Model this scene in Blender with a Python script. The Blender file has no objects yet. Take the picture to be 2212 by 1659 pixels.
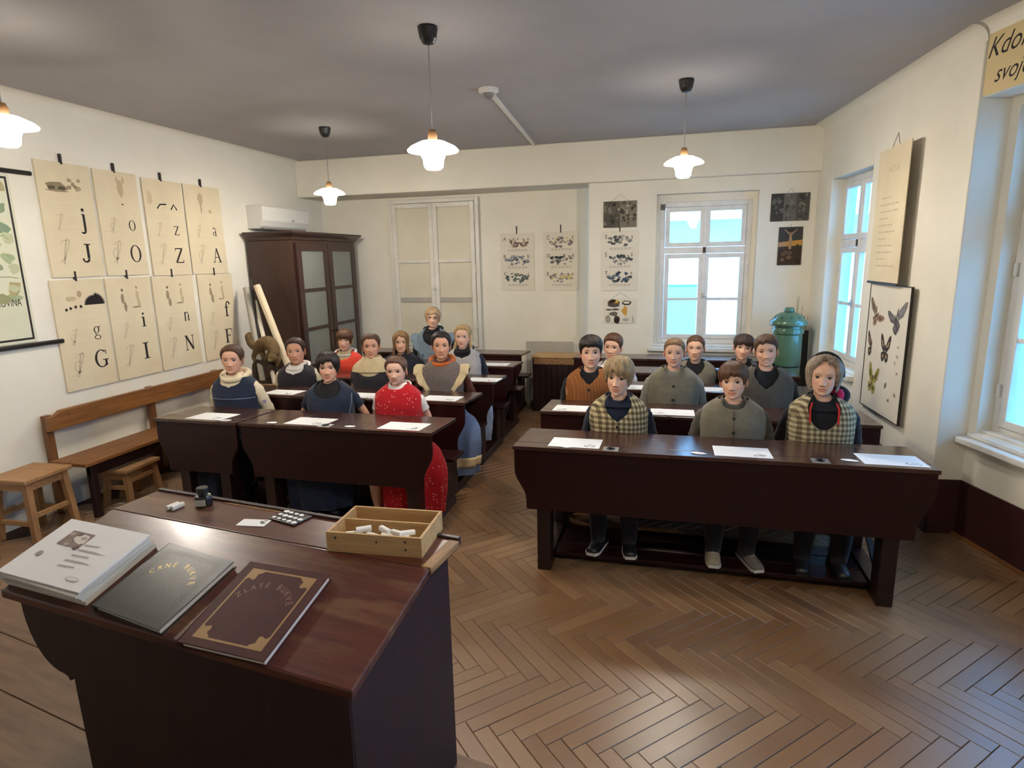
import bpy, bmesh, math, random
import numpy as np
from mathutils import Vector, Matrix, Euler
random.seed(7)
R = math.radians
scene = bpy.context.scene
col = scene.collection

# ------------------------------------------------------------------ camera
FPX, IW, IH = 1307.4, 2212.0, 1659.0
YAW, PITCH, ROLL, CAMH = -.25704, .2033, -.02164, 1.85
_f = Vector((math.sin(YAW)*math.cos(PITCH), math.cos(YAW)*math.cos(PITCH), -math.sin(PITCH)))
_r = Vector((math.cos(YAW), -math.sin(YAW), 0)); _u = _r.cross(_f)
CR = _r*math.cos(ROLL)+_u*math.sin(ROLL); CU = -_r*math.sin(ROLL)+_u*math.cos(ROLL); CF = _f
CAM = Vector((0, 0, CAMH))
cd = bpy.data.cameras.new('camera'); cam = bpy.data.objects.new('camera', cd); col.objects.link(cam)
cd.sensor_width = 36; cd.lens = FPX/IW*36; cd.clip_start = .02; cd.clip_end = 300
cam.matrix_world = Matrix(((CR.x, CU.x, -CF.x, 0), (CR.y, CU.y, -CF.y, 0), (CR.z, CU.z, -CF.z, CAMH), (0, 0, 0, 1)))
scene.camera = cam

# ------------------------------------------------------------------ sky, sun, exposure
w = bpy.data.worlds.new('sky'); scene.world = w; w.use_nodes = True
wn = w.node_tree.nodes; wl = w.node_tree.links
bg = wn['Background']; bg.inputs['Color'].default_value = (.115, .46, 1.0, 1); bg.inputs['Strength'].default_value = 9.0
sd = bpy.data.lights.new('sun', 'SUN'); sd.energy = 5.0; sd.angle = R(3); sd.color = (1, .97, .92)
so = bpy.data.objects.new('sun', sd); col.objects.link(so); so.rotation_euler = (R(42), 0, R(-22))
vs = scene.view_settings
vs.view_transform = 'Standard'; vs.look = 'None'; vs.gamma = 1; vs.use_curve_mapping = False; vs.exposure = 0.0
LAMP_GLOBE, LAMP_SHADE = 310.0, 8.0
cy = scene.cycles
cy.use_light_tree = False; cy.max_bounces = 5; cy.diffuse_bounces = 3; cy.glossy_bounces = 3; cy.transmission_bounces = 4; cy.transparent_max_bounces = 8
cy.caustics_reflective = False; cy.caustics_refractive = False; cy.adaptive_threshold = .03

# ------------------------------------------------------------------ pixel helpers
def ray(x, y): return CR*((x-IW/2)/FPX) - CU*((y-IH/2)/FPX) + CF
def at(x, y, X=None, Y=None, Z=None):
    d = ray(x, y)
    t = X/d.x if X is not None else (Y/d.y if Y is not None else (Z-CAMH)/d.z)
    return CAM + d*t
def at_plane(x, y, p0, n):
    d = ray(x, y); return CAM + d*((p0-CAM).dot(n)/d.dot(n))
def proj(P):
    v = Vector(P)-CAM; z = v.dot(CF)
    return (IW/2+FPX*v.dot(CR)/z, IH/2-FPX*v.dot(CU)/z, z)

# ------------------------------------------------------------------ materials
class NT:
    def __init__(s, m): s.t = m.node_tree; s.n = s.t.nodes; s.l = s.t.links
    def new(s, typ, **kw):
        n = s.n.new(typ)
        for k, v in kw.items(): setattr(n, k, v)
        return n
    def set(s, node, key, val):
        if hasattr(val, 'is_output') or isinstance(val, bpy.types.NodeSocket): s.l.new(val, node.inputs[key])
        else: node.inputs[key].default_value = val
    def math(s, op, a, b=None):
        n = s.new('ShaderNodeMath', operation=op); s.set(n, 0, a)
        if b is not None: s.set(n, 1, b)
        return n.outputs[0]
    def mix(s, f, a, b):
        n = s.new('ShaderNodeMix', data_type='RGBA'); s.set(n, 0, f); s.set(n, 6, a); s.set(n, 7, b); return n.outputs[2]
    def noise(s, vec, scale, detail=4, rough=.55):
        n = s.new('ShaderNodeTexNoise'); s.l.new(vec, n.inputs['Vector']); n.inputs['Scale'].default_value = scale
        n.inputs['Detail'].default_value = detail; n.inputs['Roughness'].default_value = rough; return n.outputs['Fac']
    def ramp(s, f, stops):
        n = s.new('ShaderNodeValToRGB'); s.l.new(f, n.inputs[0]); e = n.color_ramp.elements
        while len(e) < len(stops): e.new(.5)
        for i, (p, c) in enumerate(stops): e[i].position = p; e[i].color = c4(c)
        return n.outputs[0]
    def coord(s, kind='Object', scale=(1, 1, 1)):
        n = s.new('ShaderNodeTexCoord'); mp = s.new('ShaderNodeMapping'); s.l.new(n.outputs[kind], mp.inputs[0])
        mp.inputs['Scale'].default_value = scale; return mp.outputs[0]
    def bump(s, h, strength=.2, dist=.01):
        n = s.new('ShaderNodeBump'); n.inputs['Strength'].default_value = strength; n.inputs['Distance'].default_value = dist
        s.l.new(h, n.inputs['Height']); return n.outputs[0]
def c4(c): return (c[0], c[1], c[2], 1.0)
def sr(r, g, b):
    f = lambda v: (v/255/12.92 if v/255 <= .04045 else ((v/255+.055)/1.055)**2.4)
    return (f(r), f(g), f(b))
def pm(name, color=(.5,.5,.5), rough=.6, metal=0, spec=.5, coat=0, sss=0, sheen=0):
    m = bpy.data.materials.new(name); m.use_nodes = True; b = m.node_tree.nodes['Principled BSDF']
    b.inputs['Base Color'].default_value = c4(color); b.inputs['Roughness'].default_value = rough
    b.inputs['Metallic'].default_value = metal; b.inputs['Specular IOR Level'].default_value = spec
    b.inputs['Coat Weight'].default_value = coat; b.inputs['Coat Roughness'].default_value = .15
    if sss: b.inputs['Subsurface Weight'].default_value = sss; b.inputs['Subsurface Scale'].default_value = .008; b.inputs['Subsurface Radius'].default_value = (1, .35, .2)
    if sheen: b.inputs['Sheen Weight'].default_value = sheen
    return m, NT(m), b
def noisy(name, ca, cb, scale=(1,1,1), ns=6, rough=.6, bump=0, bs=40, bd=.003, spec=.5, coat=0, rvar=0, metal=0, kind='Object', lo=.3, hi=.7):
    m, t, b = pm(name, ca, rough, metal, spec, coat)
    v = t.coord(kind, scale); f = t.noise(v, ns)
    t.l.new(t.ramp(f, [(lo, ca), (hi, cb)]), b.inputs['Base Color'])
    if rvar:
        t.l.new(t.math('ADD', t.math('MULTIPLY', t.noise(v, ns*1.7), rvar), rough-rvar/2), b.inputs['Roughness'])
    if bump: t.l.new(t.bump(t.noise(t.coord(kind, scale), bs), bump, bd), b.inputs['Normal'])
    return m
def wood(name, ca, cb, along='x', rough=.45, ns=3.5, stretch=14, bump=.15, coat=0, spec=.5):
    sc = {'x': (1, stretch, stretch), 'y': (stretch, 1, stretch), 'z': (stretch, stretch, 1)}[along]
    m, t, b = pm(name, ca, rough, 0, spec, coat)
    v = t.coord('Object', sc); f = t.noise(v, ns, 6, .6); g = t.noise(t.coord('Object', (1,1,1)), 2.2, 3)
    mixf = t.math('ADD', t.math('MULTIPLY', f, .75), t.math('MULTIPLY', g, .25))
    t.l.new(t.ramp(mixf, [(.33, ca), (.66, cb)]), b.inputs['Base Color'])
    t.l.new(t.math('ADD', t.math('MULTIPLY', g, .25), rough-.12), b.inputs['Roughness'])
    t.l.new(t.bump(f, bump, .002), b.inputs['Normal'])
    return m
def cloth(name, color, var=.15, rough=.9, scale=260):
    m, t, b = pm(name, color, rough, 0, .2, sheen=.15)
    v = t.coord('Object'); f = t.noise(v, scale, 2); g = t.noise(v, 9, 4)
    c2 = tuple(max(0, x*(1-var)) for x in color); c3 = tuple(min(1, x*(1+var)) for x in color)
    t.l.new(t.ramp(g, [(.35, c2), (.65, c3)]), b.inputs['Base Color'])
    t.l.new(t.bump(t.math('ADD', f, t.math('MULTIPLY', t.noise(v, 14, 3), 3.0)), .5, .004), b.inputs['Normal'])
    return m
def sep(t, v):
    n = t.new('ShaderNodeSeparateXYZ'); t.l.new(v, n.inputs[0]); return n.outputs
def stripe(t, s, period, duty, off=0):
    return t.math('LESS_THAN', t.math('FRACT', t.math('ADD', t.math('DIVIDE', s, period), 50.0+off)), duty)
def gingham(name, c0, c1, c2, p, tilt=0, wz=1.0, ds=.5):
    m, t, b = pm(name, c0, .92, 0, .15, sheen=.1)
    v = t.coord('Object'); o = sep(t, v)
    nz = t.math('MULTIPLY', t.math('SUBTRACT', t.noise(v, 7, 3), .5), .02)
    x = t.math('ADD', t.math('ADD', o[0], t.math('MULTIPLY', o[1], .8)), nz); z = t.math('ADD', t.math('MULTIPLY', o[2], wz), nz)
    a = stripe(t, x, p, ds); c = stripe(t, z, p, ds, .3); s = t.math('MULTIPLY', t.math('ADD', a, c), .5)
    colr = t.ramp(s, [(.2, c0), (.5, c1), (.8, c2)])
    fz = t.noise(v, 130, 3)
    t.l.new(t.mix(t.math('MULTIPLY', fz, .35), colr, c4(tuple(x_*.75 for x_ in c1))), b.inputs['Base Color'])
    t.l.new(t.bump(t.math('ADD', t.noise(v, 300, 2), t.math('MULTIPLY', t.noise(v, 14, 3), 3.0)), .5, .004), b.inputs['Normal'])
    return m
def dotted(name, base, dot, scale=45, thr=.22):
    m, t, b = pm(name, base, .85, 0, .2, sheen=.1)
    v = t.coord('Object'); n = t.new('ShaderNodeTexVoronoi'); t.l.new(v, n.inputs['Vector']); n.inputs['Scale'].default_value = scale
    k = t.math('LESS_THAN', n.outputs['Distance'], thr); s = sep(t, n.outputs['Color'])
    k = t.math('MULTIPLY', k, t.math('LESS_THAN', s[0], .3))
    t.l.new(t.mix(k, c4(base), c4(dot)), b.inputs['Base Color'])
    t.l.new(t.bump(t.noise(v, 12, 3), .6, .012), b.inputs['Normal'])
    return m
def striped(name, c0, c1, p, duty=.2, axis=0):
    m, t, b = pm(name, c0, .92, 0, .15)
    v = t.coord('Object'); o = sep(t, v)
    x = t.math('ADD', o[axis], t.math('MULTIPLY', o[1], .8)) if axis == 0 else o[axis]
    t.l.new(t.mix(stripe(t, x, p, duty), c4(c0), c4(c1)), b.inputs['Base Color'])
    t.l.new(t.bump(t.math('ADD', t.noise(v, 250, 2), t.math('MULTIPLY', t.noise(v, 14, 3), 3.0)), .4, .004), b.inputs['Normal'])
    return m
def emis(name, color, strength, base=(.9,.9,.88)):
    m, t, b = pm(name, base, .4); b.inputs['Emission Color'].default_value = c4(color); b.inputs['Emission Strength'].default_value = strength
    return m
def vcol(name, rough=.6, spec=.4, sss=0, bump=0):
    m, t, b = pm(name, (.5,.5,.5), rough, 0, spec, sss=sss)
    a = t.new('ShaderNodeVertexColor'); a.layer_name = 'Col'; t.l.new(a.outputs[0], b.inputs['Base Color'])
    if bump: t.l.new(t.bump(t.noise(t.coord('Object'), 220, 2), bump, .0012), b.inputs['Normal'])
    return m
M = {}
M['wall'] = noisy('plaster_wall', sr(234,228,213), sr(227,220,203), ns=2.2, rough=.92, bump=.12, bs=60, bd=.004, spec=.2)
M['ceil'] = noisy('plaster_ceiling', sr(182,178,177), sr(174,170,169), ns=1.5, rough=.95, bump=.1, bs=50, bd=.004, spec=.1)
M['dado'] = noisy('dado_paint', sr(60,26,24), sr(50,21,20), ns=4, rough=.5, bump=.06, bs=30)
M['desk'] = wood('dark_desk_wood', sr(44,14,13), sr(27,8,8), 'x', .40, coat=.06, spec=.3)
M['desk_top'] = wood('dark_desk_top', sr(74,46,38), sr(52,30,25), 'x', .26, coat=.3)
M['desk_leg'] = wood('dark_leg_wood', sr(44,20,17), sr(28,12,11), 'z', .4)
M['red_top'] = wood('redbrown_top', sr(92,44,31), sr(60,26,18), 'x', .33, ns=4, coat=.25)
def worn_top():
    m = wood('redbrown_top', sr(92,44,31), sr(60,26,18), 'x', .33, ns=4, coat=.25); t = NT(m); b = t.n['Principled BSDF']
    src = b.inputs['Base Color'].links[0].from_socket; f = t.noise(t.coord('Object', (1.2, 7, 7)), 2.4, 5, .6)
    k = t.math('MINIMUM', t.math('MAXIMUM', t.math('MULTIPLY', t.math('SUBTRACT', f, .53), 5.0), 0), .55)
    t.l.new(t.mix(k, src, c4(sr(112,82,54))), b.inputs['Base Color']); return m
M['red_top'] = worn_top()
M['red_side'] = wood('redbrown_side', sr(46,24,26), sr(31,15,17), 'z', .5)
M['worn_edge'] = wood('worn_edge_wood', sr(168,128,82), sr(96,62,38), 'y', .6, ns=9, stretch=6)
M['oak'] = wood('oak_bench', sr(146,98,52), sr(104,64,30), 'x', .42, coat=.1)
M['oak_y'] = wood('oak_bench_leg', sr(128,84,46), sr(92,56,28), 'z', .45)
M['beech'] = wood('light_beech', sr(178,136,92), sr(146,106,66), 'x', .5)
M['beech_z'] = wood('light_beech_leg', sr(172,130,88), sr(140,100,62), 'z', .5)
M['chest'] = wood('chest_wood', sr(60,32,24), sr(42,22,17), 'x', .45)
M['cabinet'] = wood('cabinet_wood', sr(58,31,22), sr(40,21,15), 'z', .38, coat=.2)
M['box_wood'] = wood('pale_box_wood', sr(196,160,108), sr(160,124,80), 'x', .65)
M['podium'] = wood('podium_boards', sr(120,92,68), sr(90,66,48), 'x', .55, ns=3, stretch=9)
M['white'] = noisy('white_paint', sr(226,222,210), sr(212,206,192), ns=5, rough=.45, bump=.05)
M['white_old'] = noisy('old_white_paint', sr(226,224,219), sr(206,202,193), ns=7, rough=.5, bump=.1, lo=.4, hi=.85)
M['cream'] = noisy('cream_panel', sr(216,208,186), sr(208,199,176), ns=3, rough=.6)
M['paper'] = noisy('white_paper', sr(242,242,242), sr(236,236,236), ns=4, rough=.8)
M['old_paper'] = noisy('yellowed_paper', sr(224,209,176), sr(213,196,163), ns=3, rough=.85)
M['pale_paper'] = noisy('pale_paper', sr(226,219,202), sr(216,207,188), ns=3, rough=.85)
M['quote_paper'] = noisy('quote_paper', sr(218,196,148), sr(210,188,140), ns=3, rough=.85)
M['map_paper'] = noisy('map_paper', sr(216,214,188), sr(206,204,178), ns=3, rough=.85)
M['page_edge'] = noisy('page_edges', sr(226,222,214), sr(196,190,180), scale=(1,1,60), ns=8, rough=.9)
M['black'] = pm('black_plastic', sr(26,24,24), .45)[0]
M['bakelite'] = pm('black_bakelite', sr(30,26,25), .3)[0]
M['iron'] = pm('dark_iron', sr(52,46,42), .5, .6)[0]
M['metal'] = pm('grey_metal', sr(190,190,188), .35, .8)[0]
M['brown_socket'] = pm('brown_socket', sr(150,110,70), .5)[0]
M['cord'] = pm('grey_cord', sr(150,145,138), .6)[0]
M['globe'] = emis('lit_opal_globe', (1, .91, .79), LAMP_GLOBE)
M['shade'] = emis('opal_glass_shade', (1, .92, .78), LAMP_SHADE)
M['plastic'] = pm('white_plastic', sr(228,224,214), .4)[0]
M['pgrey'] = pm('grey_plastic', sr(120,118,114), .4)[0]
M['green'] = noisy('green_enamel', sr(90,120,94), sr(74,104,80), ns=3, rough=.16, coat=.6)
M['green_dk'] = pm('dark_green_gap', sr(20,40,34), .4)[0]
M['slate'] = noisy('grey_board', sr(176,172,160), sr(166,160,148), ns=4, rough=.7)
M['darkboard'] = noisy('dark_grey_board', sr(52,52,50), sr(40,40,40), ns=4, rough=.6)
M['frosted'] = noisy('frosted_glass', sr(128,130,122), sr(116,118,110), ns=2.5, rough=.28, spec=.6)
M['chalk'] = noisy('chalk', sr(240,238,232), sr(228,226,220), ns=30, rough=.95)
M['black_leather'] = noisy('black_leather', sr(38,36,28), sr(28,27,22), ns=25, rough=.36, bump=.2, bs=160, bd=.0015, coat=.0, rvar=.2, spec=.55)
M['red_leather'] = noisy('maroon_leather', sr(72,30,30), sr(58,23,24), ns=20, rough=.55, bump=.2, bs=180, bd=.0015, rvar=.1, spec=.25)
M['gold'] = pm('gold_print', sr(150,116,74), .5, .2)[0]
M['bright_gold'] = pm('bright_gold_print', sr(214,186,120), .4, .3)[0]
M['dull_gold'] = pm('dull_gold_print', sr(132,98,84), .5, .3)[0]
M['ink'] = pm('ink', sr(34,28,22), .8)[0]
M['faint'] = pm('faint_ink', sr(190,174,144), .85)[0]
M['print'] = vcol('colour_print', .8, .2)
M['fur'] = noisy('taxidermy_fur', sr(124,102,66), sr(82,64,40), ns=18, rough=.95, bump=.9, bs=120, bd=.006)
M['fur_dk'] = noisy('dark_fur', sr(56,42,30), sr(38,28,20), ns=18, rough=.95, bump=.8, bs=120, bd=.006)
M['bark'] = noisy('bark', sr(76,58,44), sr(44,34,28), ns=20, rough=.9, bump=.8, bs=50, bd=.008)
M['facade'] = noisy('pale_facade', sr(240,238,232), sr(232,230,224), ns=2, rough=.9)
M['facade_win'] = pm('facade_window', sr(150,190,205), .3)[0]
M['street'] = noisy('street', sr(190,192,190), sr(176,178,176), ns=1, rough=.9)
M['skin'] = vcol('skin', .52, .35, 0, .12)
M['eye'] = vcol('eyes', .12, .5)
M['sole'] = pm('white_rubber', sr(214,210,200), .6)[0]
gm = bpy.data.materials.new('window_glass'); gm.use_nodes = True; _t = NT(gm); _t.n.clear()
_o = _t.new('ShaderNodeOutputMaterial'); _mx = _t.new('ShaderNodeMixShader'); _tr = _t.new('ShaderNodeBsdfTransparent'); _gl = _t.new('ShaderNodeBsdfGlossy')
_tr.inputs[0].default_value = (.94,.98,.98,1); _gl.inputs['Roughness'].default_value = .02
_fr = _t.new('ShaderNodeLayerWeight'); _fr.inputs[0].default_value = .5
_t.l.new(_t.math('ADD', _t.math('MULTIPLY', _t.math('POWER', _fr.outputs['Facing'], 5.0), .5), .03), _mx.inputs[0]); _t.l.new(_tr.outputs[0], _mx.inputs[1]); _t.l.new(_gl.outputs[0], _mx.inputs[2]); _t.l.new(_mx.outputs[0], _o.inputs[0])
M['glass'] = gm
def parquet(name, island):
    m, t, b = pm(name, (.3,.2,.1), .3, 0, .5, coat=.45); b.inputs['Coat Roughness'].default_value = .30
    v = t.coord('Object', (1, 12, 1) if not island else (1, 1, 1))
    if island: rnd = t.new('ShaderNodeNewGeometry').outputs['Random Per Island']
    else: rnd = t.new('ShaderNodeObjectInfo').outputs['Random']
    f = t.noise(v, 7 if not island else 14, 5)
    basec = t.ramp(rnd, [(0, sr(114,80,48)), (.3, sr(136,98,62)), (.6, sr(126,90,55)), (.85, sr(148,112,74)), (1, sr(102,70,43))])
    dark = t.mix(t.math('MULTIPLY', f, .45), basec, c4(sr(86,56,33)))
    # worn, greyed lanes: large soft patches of bare wood
    wp = t.new('ShaderNodeNewGeometry').outputs['Position']; wn_ = t.noise(wp, 1.1, 3)
    wf = t.math('MULTIPLY', t.math('SUBTRACT', wn_, .42), 2.2); wf = t.math('MINIMUM', t.math('MAXIMUM', wf, 0), .35)
    t.l.new(t.mix(wf, dark, c4(sr(142,120,96))), b.inputs['Base Color'])
    t.l.new(t.math('ADD', t.math('MULTIPLY', t.noise(wp, 5, 4), .20), .27), b.inputs['Roughness'])
    t.l.new(t.bump(f, .12, .002), b.inputs['Normal'])
    return m
M['parquet'] = parquet('oak_parquet', False); M['parquet_far'] = parquet('oak_parquet_far', True)
M['joint'] = pm('dark_joint', sr(50,32,20), .9)[0]

# ------------------------------------------------------------------ mesh building
class MB:
    def __init__(s): s.v = []; s.f = []; s.c = []; s.cur = None
    def add(s, vs, fs):
        o = len(s.v); s.v += [tuple(p) for p in vs]; s.f += [tuple(i+o for i in f) for f in fs]
        if s.cur is not None: s.c += [s.cur]*len(vs)
        return s
    def box(s, x0, x1, y0, y1, z0, z1):
        return s.add([(x0,y0,z0),(x1,y0,z0),(x1,y1,z0),(x0,y1,z0),(x0,y0,z1),(x1,y0,z1),(x1,y1,z1),(x0,y1,z1)],
                     [(0,3,2,1),(4,5,6,7),(0,1,5,4),(1,2,6,5),(2,3,7,6),(3,0,4,7)])
    def prism(s, poly, a, b, axis='y'):
        # poly in the two other axes: y -> (x,z), x -> (y,z), z -> (x,y)
        n = len(poly); mk = {'y': lambda p, h: (p[0], h, p[1]), 'x': lambda p, h: (h, p[0], p[1]), 'z': lambda p, h: (p[0], p[1], h)}[axis]
        vs = [mk(p, a) for p in poly]+[mk(p, b) for p in poly]
        fs = [tuple(range(n)), tuple(range(2*n-1, n-1, -1))]+[(i, i+n, (i+1) % n+n, (i+1) % n) for i in range(n)]
        return s.add(vs, fs)
    def loft(s, rings, close=True, cap=True):
        n = len(rings[0]); vs = [p for r in rings for p in r]; fs = []
        for k in range(len(rings)-1):
            for i in range(n if close else n-1):
                j = (i+1) % n; fs.append((k*n+i, k*n+j, (k+1)*n+j, (k+1)*n+i))
        if cap and close: fs.append(tuple(range(n-1, -1, -1))); fs.append(tuple((len(rings)-1)*n+i for i in range(n)))
        return s.add(vs, fs)
    def lathe(s, prof, n=32, c=(0,0,0)):
        return s.loft([[(c[0]+r*math.cos(2*math.pi*i/n), c[1]+r*math.sin(2*math.pi*i/n), c[2]+z) for i in range(n)] for r, z in prof])
    def tube(s, path, rad, n=10, flat=1.0, smoothn=0):
        P = [Vector(p) for p in path]; rad = list(rad) if hasattr(rad, '__len__') else [rad]*len(P)
        if smoothn:
            P, rad = spline(P, rad, smoothn)
        rings = []; up = None
        for i, p in enumerate(P):
            t = (P[min(i+1, len(P)-1)]-P[max(i-1, 0)]).normalized()
            if up is None: up = Vector((0, 0, 1)) if abs(t.z) < .9 else Vector((0, 1, 0))
            a = t.cross(up).normalized(); b = a.cross(t).normalized(); up = b
            rings.append([tuple(p+a*(rad[i]*math.cos(2*math.pi*k/n))+b*(rad[i]*flat*math.sin(2*math.pi*k/n))) for k in range(n)])
        return s.loft(rings)
    def ball(s, c, r, n=14, m=9):
        r = r if hasattr(r, '__len__') else (r, r, r)
        return s.loft([[(c[0]+r[0]*math.sin(a)*math.cos(2*math.pi*i/n), c[1]+r[1]*math.sin(a)*math.sin(2*math.pi*i/n), c[2]+r[2]*math.cos(a)) for i in range(n)]
                       for a in [math.pi*(k+.02*(k == 0)-.02*(k == m))/m for k in range(m, -1, -1)]])
    def xform(s, mat, start=0):
        for i in range(start, len(s.v)): s.v[i] = tuple(mat @ Vector(s.v[i]))
        return s
    def mesh(s, name, mat, smooth=False):
        me = bpy.data.meshes.new(name); me.from_pydata(s.v, [], s.f); me.update()
        if s.c:
            ca = me.color_attributes.new('Col', 'FLOAT_COLOR', 'POINT')
            ca.data.foreach_set('color', np.array([c4(c) for c in s.c], dtype=np.float32).ravel())
        bm = bmesh.new(); bm.from_mesh(me); bmesh.ops.recalc_face_normals(bm, faces=bm.faces); bm.to_mesh(me); bm.free()
        if mat is not None: me.materials.append(M[mat] if isinstance(mat, str) else mat)
        if smooth: me.polygons.foreach_set('use_smooth', [True]*len(me.polygons))
        return me
    def build(s, name, mat, parent=None, smooth=False, loc=None, rot=None, bevel=0, solid=0, sub=0):
        o = link(name, s.mesh(name, mat, smooth), parent, loc, rot)
        if solid: md = o.modifiers.new('solid', 'SOLIDIFY'); md.thickness = solid; md.offset = 0
        if sub: md = o.modifiers.new('sub', 'SUBSURF'); md.levels = md.render_levels = sub
        if bevel: md = o.modifiers.new('bevel', 'BEVEL'); md.width = bevel; md.segments = 2; md.limit_method = 'ANGLE'; md.angle_limit = R(40)
        return o
def link(name, me, parent=None, loc=None, rot=None):
    o = bpy.data.objects.new(name, me); col.objects.link(o)
    if parent is not None: o.parent = parent
    if loc is not None: o.location = loc
    if rot is not None: o.rotation_euler = rot
    return o
def spline(P, rad, k):
    out = []; ro = []; n = len(P)
    for i in range(n-1):
        p0, p1, p2, p3 = P[max(i-1,0)], P[i], P[i+1], P[min(i+2,n-1)]
        for j in range(k):
            t = j/k; t2 = t*t; t3 = t2*t
            out.append(.5*((2*p1)+(p2-p0)*t+(2*p0-5*p1+4*p2-p3)*t2+(3*p1-p0-3*p2+p3)*t3)); ro.append(rad[i]+(rad[i+1]-rad[i])*(t*t*(3-2*t)))
    out.append(P[-1]); ro.append(rad[-1]); return out, ro
def tag(o, label=None, cat=None, group=None, kind=None):
    if label: o['label'] = label
    if cat: o['category'] = cat
    if group: o['group'] = group
    if kind: o['kind'] = kind
    return o
def thing(name, label, cat, loc=(0,0,0), rotz=0, group=None, rot=None):
    o = bpy.data.objects.new(name, None); col.objects.link(o); o.empty_display_size = .1
    o.location = loc; o.rotation_euler = rot if rot else (0, 0, rotz)
    return tag(o, label, cat, group)
def struct(o): o['kind'] = 'structure'; return o
def empty_struct(name, loc, rotz=0):
    o = bpy.data.objects.new(name, None); col.objects.link(o); o.location = loc; o.rotation_euler = (0,0,rotz); o['kind'] = 'structure'; return o
def text_faces(s, size, align='LEFT', shear=0):
    c = bpy.data.curves.new('t', 'FONT'); c.body = s; c.size = size; c.align_x = align; c.shear = shear; c.resolution_u = 3
    o = bpy.data.objects.new('t', c); col.objects.link(o)
    dg = bpy.context.evaluated_depsgraph_get(); me = o.evaluated_get(dg).to_mesh()
    vs = [tuple(v.co) for v in me.vertices]; fs = [tuple(p.vertices) for p in me.polygons]
    o.evaluated_get(dg).to_mesh_clear(); bpy.data.objects.remove(o); bpy.data.curves.remove(c)
    return vs, fs
# ================================================================== ROOM SHELL
XL, YB, YW, YBM, HC = -4.58, 7.55, 7.08, 7.00, 3.10
A2 = Vector((1.43, 7.08, 0)); B2 = Vector((1.70, 4.34, 0)); THR = math.atan2(B2.y-A2.y, B2.x-A2.x); LR = (B2-A2).length
N0 = Vector((1.88, 4.35, 0)); THN = R(-74)
def rloc(px, py, P0=A2, th=THR, off=0):
    d = Vector((math.cos(th), math.sin(th), 0)); n = Vector((-d.y, d.x, 0)); p = at_plane(px, py, P0+n*off, n)
    return (p-P0).dot(d), p.z
# floor slab and herringbone planks
fl = MB().prism([(-4.75,-1.7),(3.75,-1.7),(3.75,3.9),(2.2,4.4),(1.8,7.7),(-4.75,7.7)], -.08, -.0035, 'z').build('floor', 'joint'); struct(fl)
PL, PW = .49, .07; pitch = PW*math.sqrt(2); rowh = PL/math.sqrt(2)
def right_limit(y): return (1.43+(7.08-y)*.0985 if y > 4.34 else 1.88+(4.35-y)*.2867)
planks = []
for k in range(-10, 17):
    yc = 2.0+rowh*(k+.5); sgn = 1 if k % 2 == 0 else -1
    for i in range(-50, 40):
        xc = i*pitch+(.5*pitch if k % 2 else 0)+.03
        if not (-4.5 < xc < right_limit(yc)+.24 and -1.5 < yc < 7.5): continue
        planks.append((xc, yc, sgn))
def plank_shape(mb, xc=0, yc=0, a=0, dz=0):
    hl, hw, c = PL/2-.0011, PW/2-.0011, .0016; ca, sa = math.cos(a), math.sin(a)
    lo = [(-hl,-hw),(hl,-hw),(hl,hw),(-hl,hw)]; hi = [(-hl+c,-hw+c),(hl-c,-hw+c),(hl-c,hw-c),(-hl+c,hw-c)]
    T = lambda p, z: (xc+p[0]*ca-p[1]*sa, yc+p[0]*sa+p[1]*ca, z)
    return mb.loft([[T(p, -.02) for p in lo], [T(p, -.0018+dz) for p in lo], [T(p, dz) for p in hi]])
def pix_area(xc, yc, s):
    if yc < .9: return 0
    d1 = Vector((math.cos(R(45)), s*math.sin(R(45)), 0)); d2 = Vector((-d1.y, d1.x, 0)); c = Vector((xc, yc, 0))
    q = [proj(c+d1*(PL/2*a)+d2*(PW/2*b)) for a, b in ((-1,-1),(1,-1),(1,1),(-1,1))]
    px, py, _ = proj(c)
    if not (-10 < px < IW+10 and 860 < py < IH+25): return 0
    if px < 1000 and py > 1040 and not (px < 200 and py < 1250): return 0       # behind the teacher's desk and podium
    if px < 880 and py > 900: return 0
    if 1120 < px < 1960 and py < 1150: return 0                                  # behind the front desk
    if 1230 < px < 1830 and py < 1230: return 0
    return abs(sum(q[i][0]*q[(i+1) % 4][1]-q[(i+1) % 4][0]*q[i][1] for i in range(4)))/2
ranked = sorted(range(len(planks)), key=lambda i: -pix_area(*planks[i]))
near = set(ranked[:300])
pme = plank_shape(MB()).mesh('floor_plank', 'parquet'); far = MB(); rnd = random.Random(3)
for i, (xc, yc, s) in enumerate(planks):
    dz = rnd.uniform(-.0009, .0006)
    if i in near:
        o = link('floor_plank', pme, fl, (xc, yc, dz), (0, 0, s*R(45)))
    else: plank_shape(far, xc, yc, s*R(45), dz)
tag(far.build('floor_planks_beyond', 'parquet_far', fl), kind='stuff')
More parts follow.
